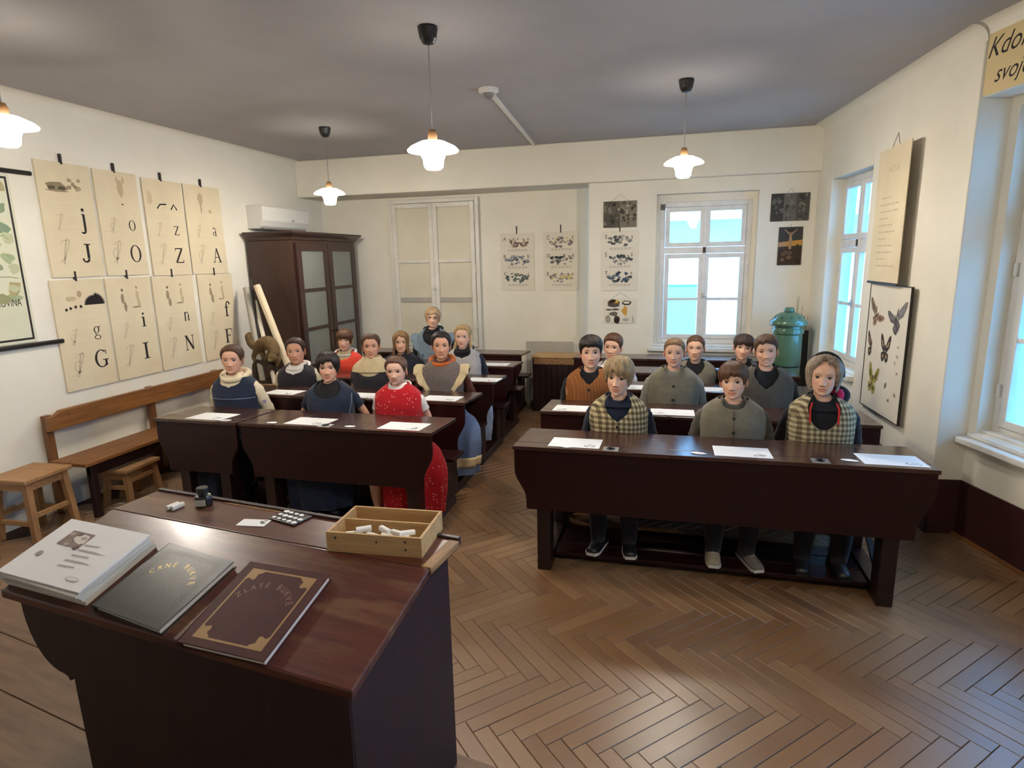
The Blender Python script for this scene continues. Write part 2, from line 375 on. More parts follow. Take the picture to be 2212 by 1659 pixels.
# walls
def wall_with_hole(mb, x0, x1, z0, z1, hx0, hx1, hz0, hz1, y0, y1):
    mb.box(x0, hx0, y0, y1, z0, z1); mb.box(hx1, x1, y0, y1, z0, z1); mb.box(hx0, hx1, y0, y1, z0, hz0); mb.box(hx0, hx1, y0, y1, hz1, z1); return mb
struct(MB().box(XL-.25, XL, -1.9, 7.9, -.05, HC).build('wall_left', 'wall'))
struct(MB().box(XL, -.92, YB, YB+.3, -.05, HC).build('wall_back', 'wall'))
BW = (-.175, .875, .80, 2.51)   # opening of the back window
struct(wall_with_hole(wall_with_hole(MB(), -.92, 1.75, -.05, HC, *BW, YW, YW+.125), -.92, 1.75, -.05, HC, -.13, .825, .87, 2.42, YW+.125, YW+.42).build('wall_back_window_side', 'wall'))
struct(MB().box(XL, 1.75, YBM, YB+.05, 2.66, HC).build('trim_1', 'wall', bevel=.012))          # ceiling beam
struct(MB().box(XL-.25, 4.1, -1.9, -1.6, -.05, HC).build('wall_front', 'wall'))
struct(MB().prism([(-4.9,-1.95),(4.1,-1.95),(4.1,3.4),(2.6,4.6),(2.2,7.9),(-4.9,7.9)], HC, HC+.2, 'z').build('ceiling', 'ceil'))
R_OPEN = (.415, 1.345, .805, 2.535)
wr = wall_with_hole(MB(), -.35, LR, -.05, HC, *R_OPEN, 0, .20); struct(wr.build('wall_right', 'wall', loc=A2, rot=(0,0,THR), bevel=.01))
# dado of the right wall (dark red paint on a thin render coat)
struct(MB().box(-.02, LR+.012, -.012, 0, 0, .375).box(LR, LR+.012, -.012, .19, 0, .375).build('baseboard_right', 'dado', loc=A2, rot=(0,0,THR)))
# window bays of the right wall, nearer the camera
bay = MB(); NW = 6.35
for hx0, hx1 in ((.05, 1.32), (2.35, 3.62), (4.5, 5.7)): pass
def bay_wall(mb, y0, y1):
    edges = [(.055, 1.325), (2.365, 3.635)]; z0, z1 = .715, 2.645; x = -.02
    for a, b in edges:
        mb.box(x, a, y0, y1, -.05, HC); mb.box(a, b, y0, y1, -.05, z0); mb.box(a, b, y0, y1, z1, HC); x = b
    mb.box(x, NW, y0, y1, -.05, HC); return mb
struct(bay_wall(bay, 0, .30).build('wall_right_bay', 'wall', loc=N0, rot=(0,0,THN)))
d2v = Vector((math.cos(THN), math.sin(THN), 0)); n2v = Vector((-d2v.y, d2v.x, 0))
lint = MB().box(.0, 1.75, -.19, 0, 2.70, HC).box(1.75, 2.25, -.19, 0, -.05, HC).box(2.25, 3.95, -.19, 0, 2.70, HC).box(3.95, NW, -.19, 0, -.05, HC)
struct(lint.build('wall_right_lintel', 'wall', loc=N0, rot=(0,0,THN), bevel=.01))
struct(MB().box(.0, 1.75, -.012, 0, 0, .375).build('baseboard_right_bay', 'dado', loc=N0, rot=(0,0,THN)))
struct(MB().box(.0, 1.75, -.03, -.012, 0, .02).build('trim_4', 'oak', loc=N0, rot=(0,0,THN)))
# coves between ceiling and side walls
def cove(name, P0, th, L, r):
    arc = [(0, HC), (-r, HC)]+[(-r+r*math.sin(a), HC-r+r*math.cos(a)) for a in [math.pi/2*k/8 for k in range(1, 8)]]+[(0, HC-r)]
    arc = [(0, HC+.0), (0, HC-r)]+[(-r*(1-math.cos(a)), HC-r+r*math.sin(a)) for a in [math.pi/2*k/10 for k in range(1, 10)]]+[(-r, HC)]
    struct(MB().prism(arc, 0, L, 'x').build(name, 'wall' if r < .2 else 'wall', smooth=False, loc=P0, rot=(0,0,th)))
cove('trim_2', (XL, -1.6, 0), R(90), 8.6, .07)
cove('trim_3', A2, THR, LR+.02, .09)
cove('trim_5', N0-n2v*.19, THN, NW, .07)

# ------------------------------------------------------------------ windows
def ring_frame(mb, x0, x1, z0, z1, b, y0, y1):
    mb.box(x0, x0+b, y0, y1, z0, z1); mb.box(x1-b, x1, y0, y1, z0, z1); mb.box(x0+b, x1-b, y0, y1, z0, z0+b); mb.box(x0+b, x1-b, y0, y1, z1-b, z1); return mb
def window(name, loc, rotz, w, h, tz, mz, mat='white_old', sillw=.10):
    root = empty_struct(name, loc, rotz)
    b = .055
    ring_frame(MB(), 0, w, 0, h, b, 0, .10).box(b, w-b, .0, .10, tz-.035, tz+.035).build('frame', mat, root, bevel=.005)
    MB().box(w/2-.022, w/2+.022, -.018, .03, b, h-b).build('astragal', mat, root, bevel=.006)
    for cx0, cx1 in ((b, w/2-.002), (w/2+.002, w-b)):
        for rz0, rz1, mun in ((b, tz-.035, mz), (tz+.035, h-b, None)):
            c = MB(); q = .048; ring_frame(c, cx0+.003, cx1-.003, rz0+.003, rz1-.003, q, -.012, .035)
            if mun: c.box(cx0+q, cx1-q, -.004, .03, mun-.014, mun+.014)
            cs = c.build('casement', mat, root, bevel=.004)
            segs = [(rz0+q, (mun-.014) if mun else rz1-q)]+([(mun+.014, rz1-q)] if mun else [])
            for a_, b_ in segs: MB().box(cx0+q-.004, cx1-q+.004, .008, .013, a_, b_).build('pane', 'glass', cs)
    for z in (tz*.22, tz*.8):
        for x in (.03, w-.03): MB().box(x-.012, x+.012, -.02, 0, z-.04, z+.04).build('hinge', mat, root, bevel=.004)
    hk = MB().box(w/2-.012, w/2+.012, -.03, -.012, tz*.52-.03, tz*.52+.03).tube([(w/2, -.03, tz*.52), (w/2, -.055, tz*.52), (w/2+.05, -.06, tz*.52-.005)], .006, 8)
    hk.build('handle', 'metal', root)
    MB().box(w/2-.015, w/2+.015, -.024, -.01, tz-.03, tz+.03).build('latch', 'iron', root)
    return root
# back window
wb = window('window_1', (-.135, YW+.12, .86), 0, .965, 1.57, 1.045, .505)
MB().box(-.10, 1.06, -.17, .0, -.075, -.03).box(-.06, 1.02, -.09, .02, -.03, -.0).build('sill', 'white_old', wb, bevel=.008)
MB().box(.0, .05, -.03, .0, 1.49, 1.55).build('bracket', 'black', wb)
# right wall window at the back
w2 = window('window_2', A2+Vector((math.cos(THR), math.sin(THR), 0))*.41+Vector((-math.sin(THR), math.cos(THR), 0))*.12+Vector((0,0,.80)), THR, .94, 1.74, 1.13, .57)
MB().box(-.0, .94, -.17, .0, -.06, -.01).build('sill', 'white_old', w2, bevel=.008)
# near bay windows; the second is unseen, added for daylight
for k, x0 in enumerate((.05, 2.36)):
    wk = window('window_%d' % (3+k), N0+d2v*x0+n2v*.10+Vector((0,0,.71)), THN, 1.28, 1.94, 1.27, .60)
    MB().box(-.05, 1.34, -.19, .0, -.07, -.03).box(-.03, 1.32, -.13, .0, -.03, .0).box(-.02, 1.30, -.07, .0, .0, .025).build('sill', 'white_old', wk, bevel=.008)

# shuttered window with white panels in the back recess (painted shut)
p = at(840, 434, Y=YB); x0 = p.x; x1 = at(1034, 423, Y=YB).x; z1 = p.z; z0 = .68; W5 = x1-x0; H5 = z1-z0
w5 = empty_struct('window_5', (x0, YB, z0))
ring_frame(MB(), 0, W5, 0, H5, .05, -.05, 0).build('frame', 'white', w5, bevel=.006)
zr = at(940, 564, Y=YB).z-z0; zs = at(940, 647, Y=YB).z-z0
for a, b in ((.055, W5/2-.004), (W5/2+.004, W5-.055)):
    cs = ring_frame(MB(), a, b, .055, H5-.055, .055, -.062, -.012).box(a+.055, b-.055, -.058, -.014, zr-.02, zr+.02).build('shutter', 'white', w5, bevel=.005)
    for u, v in ((.11, zs-.03), (zs+.03, zr-.02), (zr+.02, H5-.11)): MB().box(a+.05, b-.05, -.035, -.028, u, v).build('panel', 'cream', cs)
    MB().box(a+.05, b-.05, -.05, -.03, zs-.03, zs+.03).build('rail', 'slate', cs)  # grey strip painted in for the shaded gap between the panels
for z in (.35, H5*.55, H5-.25):
    for x in (.045, W5-.045): MB().tube([(x, -.055, z-.05), (x, -.055, z+.05)], .011, 8).build('hinge', 'white', w5)
zk = at(942, 622, Y=YB).z-z0
MB().tube([(W5/2, -.062, zk), (W5/2, -.10, zk)], .01, 8).ball((W5/2, -.105, zk), .017).build('knob', 'plastic', w5, smooth=True)
MB().tube([(W5/2+.002, -.066, .06), (W5/2+.002, -.066, H5-.06)], .005, 6).build('locking_rod', 'white', w5)

# ------------------------------------------------------------------ outside
bld = thing('building', 'pale house front across the yard seen through the back window', 'building', (1.5, 16.5, -4.5))
MB().box(-9, 9, 0, 5, 0, 7.2).build('house_wall', 'facade', bld)
MB().prism([(-.5, 7.2), (5.5, 7.2), (2.5, 9.0)], -9.3, 9.3, 'x').build('roof', 'facade', bld)
for zz in (1.2, 4.0):
    for xx in (-6.5, -3.9, -1.3, 1.3, 3.9, 6.5):
        wn_o = ring_frame(MB(), xx-.55, xx+.55, zz, zz+1.7, .09, -.06, .02).build('house_window', 'facade', bld)
        MB().box(xx-.46, xx+.46, -.01, .01, zz+.09, zz+1.61).build('pane', 'facade_win', wn_o)
MB().box(-9, 9, -.15, .0, 3.35, 3.5).build('cornice', 'facade', bld)
struct(MB().box(-40, 60, -30, 80, -4.7, -4.5).build('ground', 'street'))
# ================================================================== SCHOOL DESKS
def ogee(w, zt=.775, zb=.40, inset=.068, left=True, rightc=True):
    half = []
    for k in range(9):
        t = k/8; half.append((w/2-inset*(.5-.5*math.cos(math.pi*t)), .64-.18*t))
    right = [(w/2, zt), (w/2, .66)]+half+[(w/2-inset-.002, zb)]
    lft = [(-x, z) for x, z in right[::-1]]
    return right+lft
DESK_DROP = .022
def desk(name, label, x0, x1, y, group, ink=(), foot=True, seat=True):
    w_ = x1-x0; r = thing(name, label, 'desk', ((x0+x1)/2, y, 0), 0, group)
    MB().prism(ogee(w_), 0, .026, 'y').build('front_panel', 'desk', r, bevel=.004)
    tz = lambda yy: .787-DESK_DROP*(yy/.46)
    t = MB(); a, b = -w_/2-.006, w_/2+.006
    t.loft([[(a,-.012,.765),(b,-.012,.765),(b,-.012,.788),(a,-.012,.788)], [(a,.10,.765-.005),(b,.10,.765-.005),(b,.10,tz(.10)),(a,.10,tz(.10))]])
    t.build('ledge', 'desk_top', r, bevel=.003)
    t = MB().loft([[(a,.102,.76),(b,.102,.76),(b,.102,tz(.10)),(a,.102,tz(.10))], [(a,.46,tz(.46)-.025),(b,.46,tz(.46)-.025),(b,.46,tz(.46)),(a,.46,tz(.46))]])
    t.build('writing_top', 'desk_top', r, bevel=.003)
    xs = [-w_/2+.165, w_/2-.165]
    for sx in xs:
        MB().box(sx-.04, sx+.04, .03, .15, .07, .76).build('leg', 'desk_leg', r, bevel=.005)
        MB().prism([(.03,.0),(.75,.0),(.75,.05),(.71,.075),(.03,.075)], sx-.04, sx+.04, 'x').build('runner', 'desk_leg', r, bevel=.004)
        MB().loft([[(sx-.015,.12,.10),(sx+.015,.12,.10),(sx+.015,.16,.10),(sx-.015,.16,.10)],[(sx-.015,.58,.38),(sx+.015,.58,.38),(sx+.015,.62,.38),(sx-.015,.62,.38)]]).build('brace', 'desk_leg', r)
        if seat: MB().box(sx-.03, sx+.03, .56, .73, .07, .405).build('seat_support', 'desk_leg', r, bevel=.005)
    if w_ > 1.2: MB().box(-w_/2+.21, w_/2-.21, .40, .43, .30, .74).build('shelf_back', 'desk', r)
    if foot:
        for fy in (.165, .305, .445): MB().box(-w_/2+.21, w_/2-.21, fy, fy+.132, .035, .06).build('footboard', 'desk', r, bevel=.003)
    if seat: MB().box(-w_/2+.05, w_/2-.05, .525, .755, .405, .43).build('seat', 'desk', r, bevel=.006)
    for ix in ink:
        lx = ix-(x0+x1)/2
        pl = MB().box(lx-.043, lx+.043, .0, .072, .7865, .7895).build('inkwell_plate', 'metal', r, bevel=.001)
        MB().lathe([(.024, .0), (.024, .004), (.017, .004), (.016, -.004)], 20, (lx, .036, .7895)).build('inkwell', 'black', pl, smooth=True)
    return r
GD = 'rows of dark school desks'
YR = [3.27, 4.10, 4.91, 5.68, 6.48]; YL = [3.43, 4.25, 5.03, 5.83, 6.62]
dx0, dx1 = -.857, 1.312
ix1 = at(1318, 975, Z=.787).x; ix2 = at(1775, 1000, Z=.787).x
desk('school_desk', 'long dark school desk in front, with three checked and grey vested children behind it', dx0, dx1, YR[0], GD, (ix1, ix2))
desk('school_desk', 'second dark desk of the right rows, before the boy in a brown striped vest', -.872, 1.30, YR[1], GD)
desk('school_desk', 'third dark desk of the right rows, behind the buzz-cut boy in grey', -.80, 1.24, YR[2], GD)
desk('school_desk', 'fourth dark desk of the right rows, with nobody sitting at it', -.80, 1.12, YR[3], GD)
desk('school_desk', 'rearmost dark desk of the right rows, under the back window', -1.0, .98, YR[4], GD, seat=False)
desk('school_desk', 'short dark desk at the front left, before the girl in a cream hood', -3.56, -2.885, YL[0], GD)
desk('school_desk', 'dark front desk of the left rows, before the girl in the red dotted dress', -2.85, -1.44, YL[0], GD, (at(688, 927, Z=.787).x,))
desk('school_desk', 'second dark desk of the left rows, before the girl with the orange scarf', -3.60, -1.50, YL[1], GD)
desk('school_desk', 'third dark desk of the left rows, before the girl with blonde braids', -3.60, -1.50, YL[2], GD)
desk('school_desk', 'fourth dark desk of the left rows, before the woman with glasses', -3.60, -1.53, YL[3], GD)
desk('school_desk', 'rearmost dark desk of the left rows, behind the woman with glasses', -3.60, -1.625, YL[4], GD)

# worksheets and paper slips
def printmesh(): m = MB(); m.cur = (0,0,0); return m
def sheet(px, py, label, Yd, rot=0, pic=(1, .3)):
    p = at(px, py, Z=.782); yl = max(.135, min(.30, p.y-Yd)); z = .787-DESK_DROP*yl/.46
    r = thing('worksheet', label, 'paper', (p.x, Yd+yl, z+.0006), 0, 'white worksheets on the desks', rot=(-math.atan2(DESK_DROP, .46), 0, R(rot)))
    MB().box(-.1485, .1485, -.105, .105, 0, .0016).build('sheet', 'paper', r)
    pr = printmesh(); rr = random.Random(int(px)); sx, sy = pic
    for k in range(16):
        g = rr.choice((.16, .3, .45)); pr.cur = (g, g, g*1.02)
        cx_ = sx*(.085)+rr.uniform(-.032, .032); cy_ = -.055+rr.uniform(-.025, .025); a = rr.uniform(.004, .012)
        poly = [(cx_+a*math.cos(q)*rr.uniform(.6,1.3), cy_+.7*a*math.sin(q)*rr.uniform(.6,1.3), .0018+k*.00002) for q in [2*math.pi*j/7 for j in range(7)]]
        pr.add(poly, [tuple(range(7))])
    pr.cur = (.62,.62,.64)
    for k in range(5):
        yy = -.05+k*.028; pr.add([(-.12,yy,.0018),(.02+rr.uniform(0,.08),yy,.0018),(.02,yy+.0025,.0018),(-.12,yy+.0025,.0018)], [(0,1,2,3)])
    pr.build('picture', 'print', r)
sheet(1243, 958, 'white worksheet before the blond boy in the checked vest', YR[0])
sheet(1604, 981, 'white worksheet before the boy in the buttoned grey-brown vest', YR[0])
sheet(1925, 995, 'white worksheet at the window end of the front right desk', YR[0])
sheet(1238, 888, 'white worksheet before the boy in the brown striped vest', YR[1], pic=(-1, .3))
sheet(1452, 896, 'white worksheet before the buzz-cut boy in grey', YR[1], pic=(-1, .3))
sheet(1388, 842, 'white worksheet before the boy in the white shirt', YR[2], pic=(-1, .3))
sheet(1542, 852, 'white worksheet before the boy in the black shirt and grey vest', YR[2])
sheet(458, 900, 'white worksheet before the girl in the cream hood', YL[0])
sheet(668, 912, 'white worksheet before the short-haired girl in navy', YL[0])
sheet(868, 924, 'white worksheet before the girl in the red dotted dress', YL[0])
sheet(606, 850, 'white worksheet before the girl with cream sleeves', YL[1])
sheet(782, 856, 'white worksheet before the girl with the wide cream collar', YL[1])
sheet(950, 863, 'white worksheet before the girl with the orange scarf', YL[1])
sheet(1032, 829, 'white worksheet before the girl with blonde braids', YL[2])
sheet(1068, 787, 'white worksheet at the aisle end of the fourth left desk', YL[3])
def slip(px, py, label, Yd):
    p = at(px, py, Z=.785); yl = min(.3, max(.03, p.y-Yd)); z = .787-DESK_DROP*yl/.46; rr = random.Random(int(px+py))
    q = [(.043*math.cos(a)*rr.uniform(.75,1.1), .02*math.sin(a)*rr.uniform(.75,1.1)) for a in [2*math.pi*k/14 for k in range(14)]]
    o = MB().prism(q, 0, .0014, 'z').build('paper_cutout', 'paper', loc=(p.x, Yd+yl, z+.003), rot=(0,0,rr.uniform(-.2,.2)))
    tag(o, label, 'paper', 'small paper cutouts on the desks')
slip(1222, 969, 'small white paper cutout at the edge of the front right desk, aisle end', YR[0])
slip(1508, 980, 'small white paper cutout in the middle of the front right desk', YR[0])
slip(1836, 995, 'small white paper cutout beside the sheet at the window end', YR[0])
slip(489, 909, 'small white paper cutout on the short front left desk', YL[0])
slip(588, 914, 'small white paper cutout left of the middle sheet, front left row', YL[0])
slip(757, 922, 'small white paper cutout between two sheets before the red dress', YL[0])

# ================================================================== PODIUM AND TEACHER'S DESK
PTH = R(-10); PO = Vector((-.634, 1.66, 0)); pdv = Vector((math.cos(PTH), math.sin(PTH), 0))
pod = thing('podium', 'low wooden platform of wide worn boards under the camera side', 'platform', (PO.x, PO.y, 0), PTH)
MB().box(-2.9, 2.55, -2.7, -.004, 0, .17).build('base', 'desk', pod)
for k in range(12):
    a = -.003-k*.224; b = a-.221
    MB().box(-2.92, 2.56, b, a, .172, .2).build('board', 'podium', pod, bevel=.003)
DT = R(-7.1); DZ = 1.0; DP = Vector((-1.256, 1.72, 0)); DW, D1, D2, DA = 1.298, .185, .393, R(16.9)
td = thing('teacher_desk', 'large red-brown sloping desk in the foreground with books on it', 'desk', (DP.x, DP.y, .2), DT)
zz = DZ-.2; hw = DW/2
yn = -D1-D2*math.cos(DA); zn = zz-D2*math.sin(DA)
MB().box(-hw, hw, -D1+.002, 0, zz-.026, zz).build('ledge', 'red_top', td, bevel=.003)
MB().loft([[(-hw,-D1-.001,zz-.026),(hw,-D1-.001,zz-.026),(hw,-D1-.001,zz),(-hw,-D1-.001,zz)],[(-hw,yn,zn-.026),(hw,yn,zn-.026),(hw,yn,zn),(-hw,yn,zn)]]).build('sloped_top', 'red_top', td, bevel=.004)
we = MB().box(hw-.032, hw+.004, -D1+.002, -.004, zz-.02, zz+.0012); we.build('worn_edge', 'worn_edge', td, bevel=.004)
MB().box(-hw+.35, -hw+.62, -.016, .003, zz-.012, zz+.0012).build('worn_chip', 'worn_edge', td)
MB().box(-hw, hw, -.004, .014, zz-.02, zz+.008).build('back_lip', 'red_side', td, bevel=.003)
MB().prism([(-.02,0),(-.02,zz-.03),(-D1,zz-.03),(yn+.03,zn-.03),(yn+.03,0)], hw-.06, hw-.03, 'x').build('end_panel', 'red_side', td, bevel=.003)
MB().prism([(-.02,0),(-.02,zz-.03),(-D1,zz-.03),(yn+.06,zn-.03),(yn+.06,0)], -hw+.20, -hw+.23, 'x').build('end_panel', 'red_side', td, bevel=.003)
# curved apron on the camera side
cv = [(-hw+.03, zn-.03)]
for k in range(11):
    t = k/10; cv.append((-hw+.04+.15*(1-math.cos(math.pi/2*t))*1.0, zn-.05-.21*math.sin(math.pi/2*t)))
cv += [(-hw+.205, zn-.265), (-hw+.215, zn-.28), (-hw+.235, zn-.262), (-hw+.245, .0), (hw-.032, .0), (hw-.032, zn-.03)]
MB().prism(cv, yn+.025, yn+.05, 'y').build('apron', 'red_side', td, bevel=.003)
MB().box(-hw+.05, hw-.05, -.045, -.02, .05, zz-.03).build('back_panel', 'red_side', td)
# things on the teacher's desk
Rz = Matrix.Rotation(DT, 4, 'Z'); TDM = Matrix.Translation((DP.x, DP.y, .2)) @ Rz
nl = (TDM.to_3x3() @ Vector((0, 0, 1)))
nsl = (TDM.to_3x3() @ Vector((0, -math.sin(DA), math.cos(DA)))); nsl.normalize()
P_l = TDM @ Vector((0, 0, zz)); P_s = TDM @ Vector((0, -D1, zz))
def on_ledge(px, py): return at_plane(px, py, P_l, nl)
def on_slope(px, py): return at_plane(px, py, P_s, nsl)
SL = (Rz @ Matrix.Rotation(DA, 4, 'X'))
def slope_thing(name, label, cat, corners, group=None, h=0):
    """corners: far-left, far-right, near-right, near-left pixels of the footprint; returns root, width, depth"""
    c = [at_plane(px, py, P_s+nsl*h, nsl)-nsl*h for px, py in corners]; ctr = sum(c, Vector())/4
    inv = SL.to_3x3().inverted(); ex = inv @ ((c[1]-c[0])+(c[2]-c[3])).normalized(); ang = math.atan2(ex.y, ex.x)
    w_ = ((c[1]-c[0]).length+(c[2]-c[3]).length)/2; d_ = ((c[0]-c[3]).length+(c[1]-c[2]).length)/2
    r = thing(name, label, cat, ctr, 0, group); r.rotation_euler = (SL @ Matrix.Rotation(ang, 4, 'Z')).to_euler(); return r, w_, d_
def book(label, corners, cover, lettering, title, gold_frame, h=.022):
    r, w_, d_ = slope_thing('book', label, 'book', corners, 'registers on the teacher\'s desk', h)
    a, b = w_/2, d_/2
    MB().box(-a, a, -b, b, 0, .003).build('back_cover', cover, r, bevel=.001)
    MB().box(-a+.004, a-.006, -b+.005, b-.005, .003, h-.003).build('pages', 'page_edge', r)
    MB().box(-a, a, -b, b, h-.003, h).build('front_cover', cover, r, bevel=.001)
    MB().tube([(-a, -b, h/2), (-a, b, h/2)], h/2, 10).build('spine', cover, r, smooth=True)
    fx, fy = a*.80, b*.84; e = h+.0004
    fr = MB()
    if gold_frame:
        t_ = .006
        for x0_, x1_, y0_, y1_ in ((-fx,fx,-fy,-fy+t_),(-fx,fx,fy-t_,fy),(-fx,-fx+t_,-fy+t_,fy-t_),(fx-t_,fx,-fy+t_,fy-t_)): fr.add([(x0_,y0_,e),(x1_,y0_,e),(x1_,y1_,e),(x0_,y1_,e)], [(0,1,2,3)])
        for sx in (-1, 1):
            for sy in (-1, 1):
                pts = [(sx*(fx-t_), sy*(fy-t_))]+[(sx*(fx-t_-.036*math.cos(q)*(1+.16*math.cos(7*q))), sy*(fy-t_-.036*math.sin(q)*(1+.16*math.cos(7*q)))) for q in [math.pi/2*j/18 for j in range(19)]]
                fr.add([(x, y, e+.0001) for x, y in pts], [tuple(range(len(pts)))])
        fr.build('gilt_border', 'gold', r)
    else:
        t_ = .002
        for k in (1.0, .93):
            for x0_, x1_, y0_, y1_ in ((-fx*k,fx*k,-fy*k,-fy*k+t_),(-fx*k,fx*k,fy*k-t_,fy*k),(-fx*k,-fx*k+t_,-fy*k,fy*k),(fx*k-t_,fx*k,-fy*k,fy*k)): fr.add([(x0_,y0_,e),(x1_,y0_,e),(x1_,y1_,e),(x0_,y1_,e)], [(0,1,2,3)])
        fr.build('blind_border', 'black', r)
    tm = MB(); n = len(title); words = {}; rad = .092; cy = .045-rad+b*.28-.02
    for k, ch in enumerate(title):
        if ch == ' ':
            tm.build('title_word', lettering, r); tm = MB(); continue
        ang = R(58)*(1-2*k/(n-1)); vs_, fs_ = text_faces(ch, .026, 'CENTER')
        mt = Matrix.Translation((rad*math.sin(-ang), cy+rad*math.cos(ang), e)) @ Matrix.Rotation(ang, 4, 'Z')
        tm.add([tuple(mt @ Vector((x*.9, y, 0))) for x, y, z in vs_], fs_)
    tm.build('title_word', lettering, r)
book('black leather register titled in gold capitals, beside the paper stack', [(375,1178),(511,1213),(335,1362),(190,1300)], 'black_leather', 'bright_gold', 'CRNE BUKVE', False)
book('maroon register with gilt corner border, nearest the desk end', [(548,1211),(717,1244),(566,1425),(376,1388)], 'red_leather', 'dull_gold', 'ZLATE BUKVE', True)
# stack of paper: every sheet bundle a slightly shifted ream
r, w_, d_ = slope_thing('paper_stack', 'thick stack of printed white sheets at the left desk end', 'paper', [(172,1145),(340,1188),(178,1306),(8,1262)], None, 0)
rr = random.Random(5); z = 0
for k in range(7):
    h = (.0085, .007, .009, .006, .008, .007, .006)[k]; dx, dy, da = rr.uniform(-.005,.005), rr.uniform(-.005,.005), rr.uniform(-.02,.02)
    MB().box(-w_/2, w_/2, -d_/2, d_/2, z, z+h-.0006).build('sheets', 'page_edge' if k < 6 else 'paper', r, loc=(dx,dy,0), rot=(0,0,da)); z += h
pr = printmesh()
def blob(pr, cx, cy, rx, ry, c, z, n=10, jit=.25, rs=None):
    rs = rs or random; pr.cur = c
    pr.add([(cx+rx*math.cos(q)*rs.uniform(1-jit,1+jit), cy+ry*math.sin(q)*rs.uniform(1-jit,1+jit), z) for q in [2*math.pi*j/n for j in range(n)]], [tuple(range(n))])
zt = z+.0012
pr.cur = sr(148,128,124); pr.add([(-w_*.30,d_*.08,zt),(-w_*.02,d_*.08,zt),(-w_*.02,d_*.33,zt),(-w_*.30,d_*.33,zt)], [(0,1,2,3)])
blob(pr, -w_*.10, d_*.23, .03, .022, sr(222,216,206), zt+.0001, rs=rr)
for k in range(9): blob(pr, -w_*.16+rr.uniform(-.05,.05), d_*.15+rr.uniform(-.02,.04), .012, .008, sr(*(rr.choice(((120,110,104),(150,138,128),(178,166,154),(104,92,88))))), zt+.0002+k*.00002, rs=rr)
blob(pr, -w_*.33, -d_*.12, .013, .012, sr(160,156,150), zt, rs=rr)
for k in range(5):
    yy = d_*.02-k*.022+.03; pr.cur = sr(186,180,170); pr.add([(0.0,yy,zt),(.02+rr.uniform(.04,.11),yy+.004,zt),(.02+.05,yy+.008,zt),(.0,yy+.005,zt)], [(0,1,2,3)])
blob(pr, w_*.30, -d_*.34, .03, .008, sr(196,192,184), zt, 12, .05, rr); blob(pr, w_*.30, -d_*.34, .027, .006, sr(228,226,222), zt+.0001, 12, .05, rr)
pr.build('print', 'print', r)
# chalk box: two compartments, holed sides, chalk in the near one
c0 = on_ledge(707, 1190); c1 = on_ledge(912, 1206); c3 = on_ledge(958, 1150); 
bx = (c1-c0); BWd = bx.length; ang = math.atan2(bx.y, bx.x); BD = .20
n_ = Vector((-math.sin(ang), math.cos(ang), 0)); ctr = c0+bx/2
cb = thing('chalk_box', 'open pale wooden chalk box with two compartments on the desk ledge', 'box', (ctr.x, ctr.y, DZ), ang)
BH = .062; tk = .008; h2 = BWd/2
MB().box(-h2, h2, 0, BD, 0, .006).build('bottom', 'box_wood', cb)
MB().box(-h2, h2, 0, tk, .006, BH).build('side', 'box_wood', cb, bevel=.001)
MB().box(-h2, h2, BD-tk, BD, .006, BH).build('side', 'box_wood', cb, bevel=.001)
for s in (-1, 1): MB().box(s*h2-(tk if s > 0 else 0), s*h2+(0 if s > 0 else tk), tk, BD-tk, .006, BH).build('end', 'box_wood', cb, bevel=.001)
MB().box(-h2+tk, h2-tk, BD*.55, BD*.55+.006, .006, BH-.006).build('divider', 'box_wood', cb)
for x, z in ((-h2+.03,.045),(.01,.04),(h2-.05,.047),(h2-.05,.022)): MB().tube([(x, -.001, z), (x, .004, z)], .0035, 8).build('peg_hole', 'ink', cb)
rr = random.Random(11)
spots = [(-.085,.05,.02,.4),(-.055,.058,.034,.5),(-.02,.045,.02,-.3),(.012,.062,.034,-.6),(.03,.045,.022,.2),(.055,.05,.032,-.5),(.085,.06,.03,.8),(.075,.04,.018,.1),(.0,.03,.016,-.2),(-.06,.03,.016,.1),(.05,.028,.016,.6),(.09,.035,.018,-.2)]
def chalk(loc, rot, label, L=.05, group='chalk sticks in the box'):
    b = .0085; q = [(-b,-b*.9),(b,-b*.9),(b*.95,b*.9),(-b*.95,b*.9)]
    o = MB().prism([(x,y) for x,y in [(-b,-b*.6),(-b*.6,-b),(b*.6,-b),(b,-b*.6),(b,b*.6),(b*.6,b),(-b*.6,b),(-b,b*.6)]], -L/2, L/2, 'x').build('chalk', 'chalk', loc=loc, rot=rot, bevel=.0015)
    tag(o, label, 'chalk', group)
for x, y, z, a in spots:
    p_ = Vector((ctr.x, ctr.y, 0))+Vector((math.cos(ang)*x*1.0-math.sin(ang)*y, math.sin(ang)*x+math.cos(ang)*y, 0))
    chalk((p_.x, p_.y, DZ+z+.016), (rr.uniform(-.2,.2), rr.uniform(-.25,.25), ang+a), 'short white chalk stick lying in the wooden chalk box', .046)
for dx, lab in ((0, 'white chalk stick on the desk ledge, left of the ink bottle'), (.019, 'white chalk stick on the ledge, touching the ink bottle side of its twin')):
    p_ = on_ledge(374, 1098); chalk((p_.x+dx, p_.y+dx*.1, DZ+.0088), (0, 0, R(78)), lab, .046, 'loose chalk sticks')
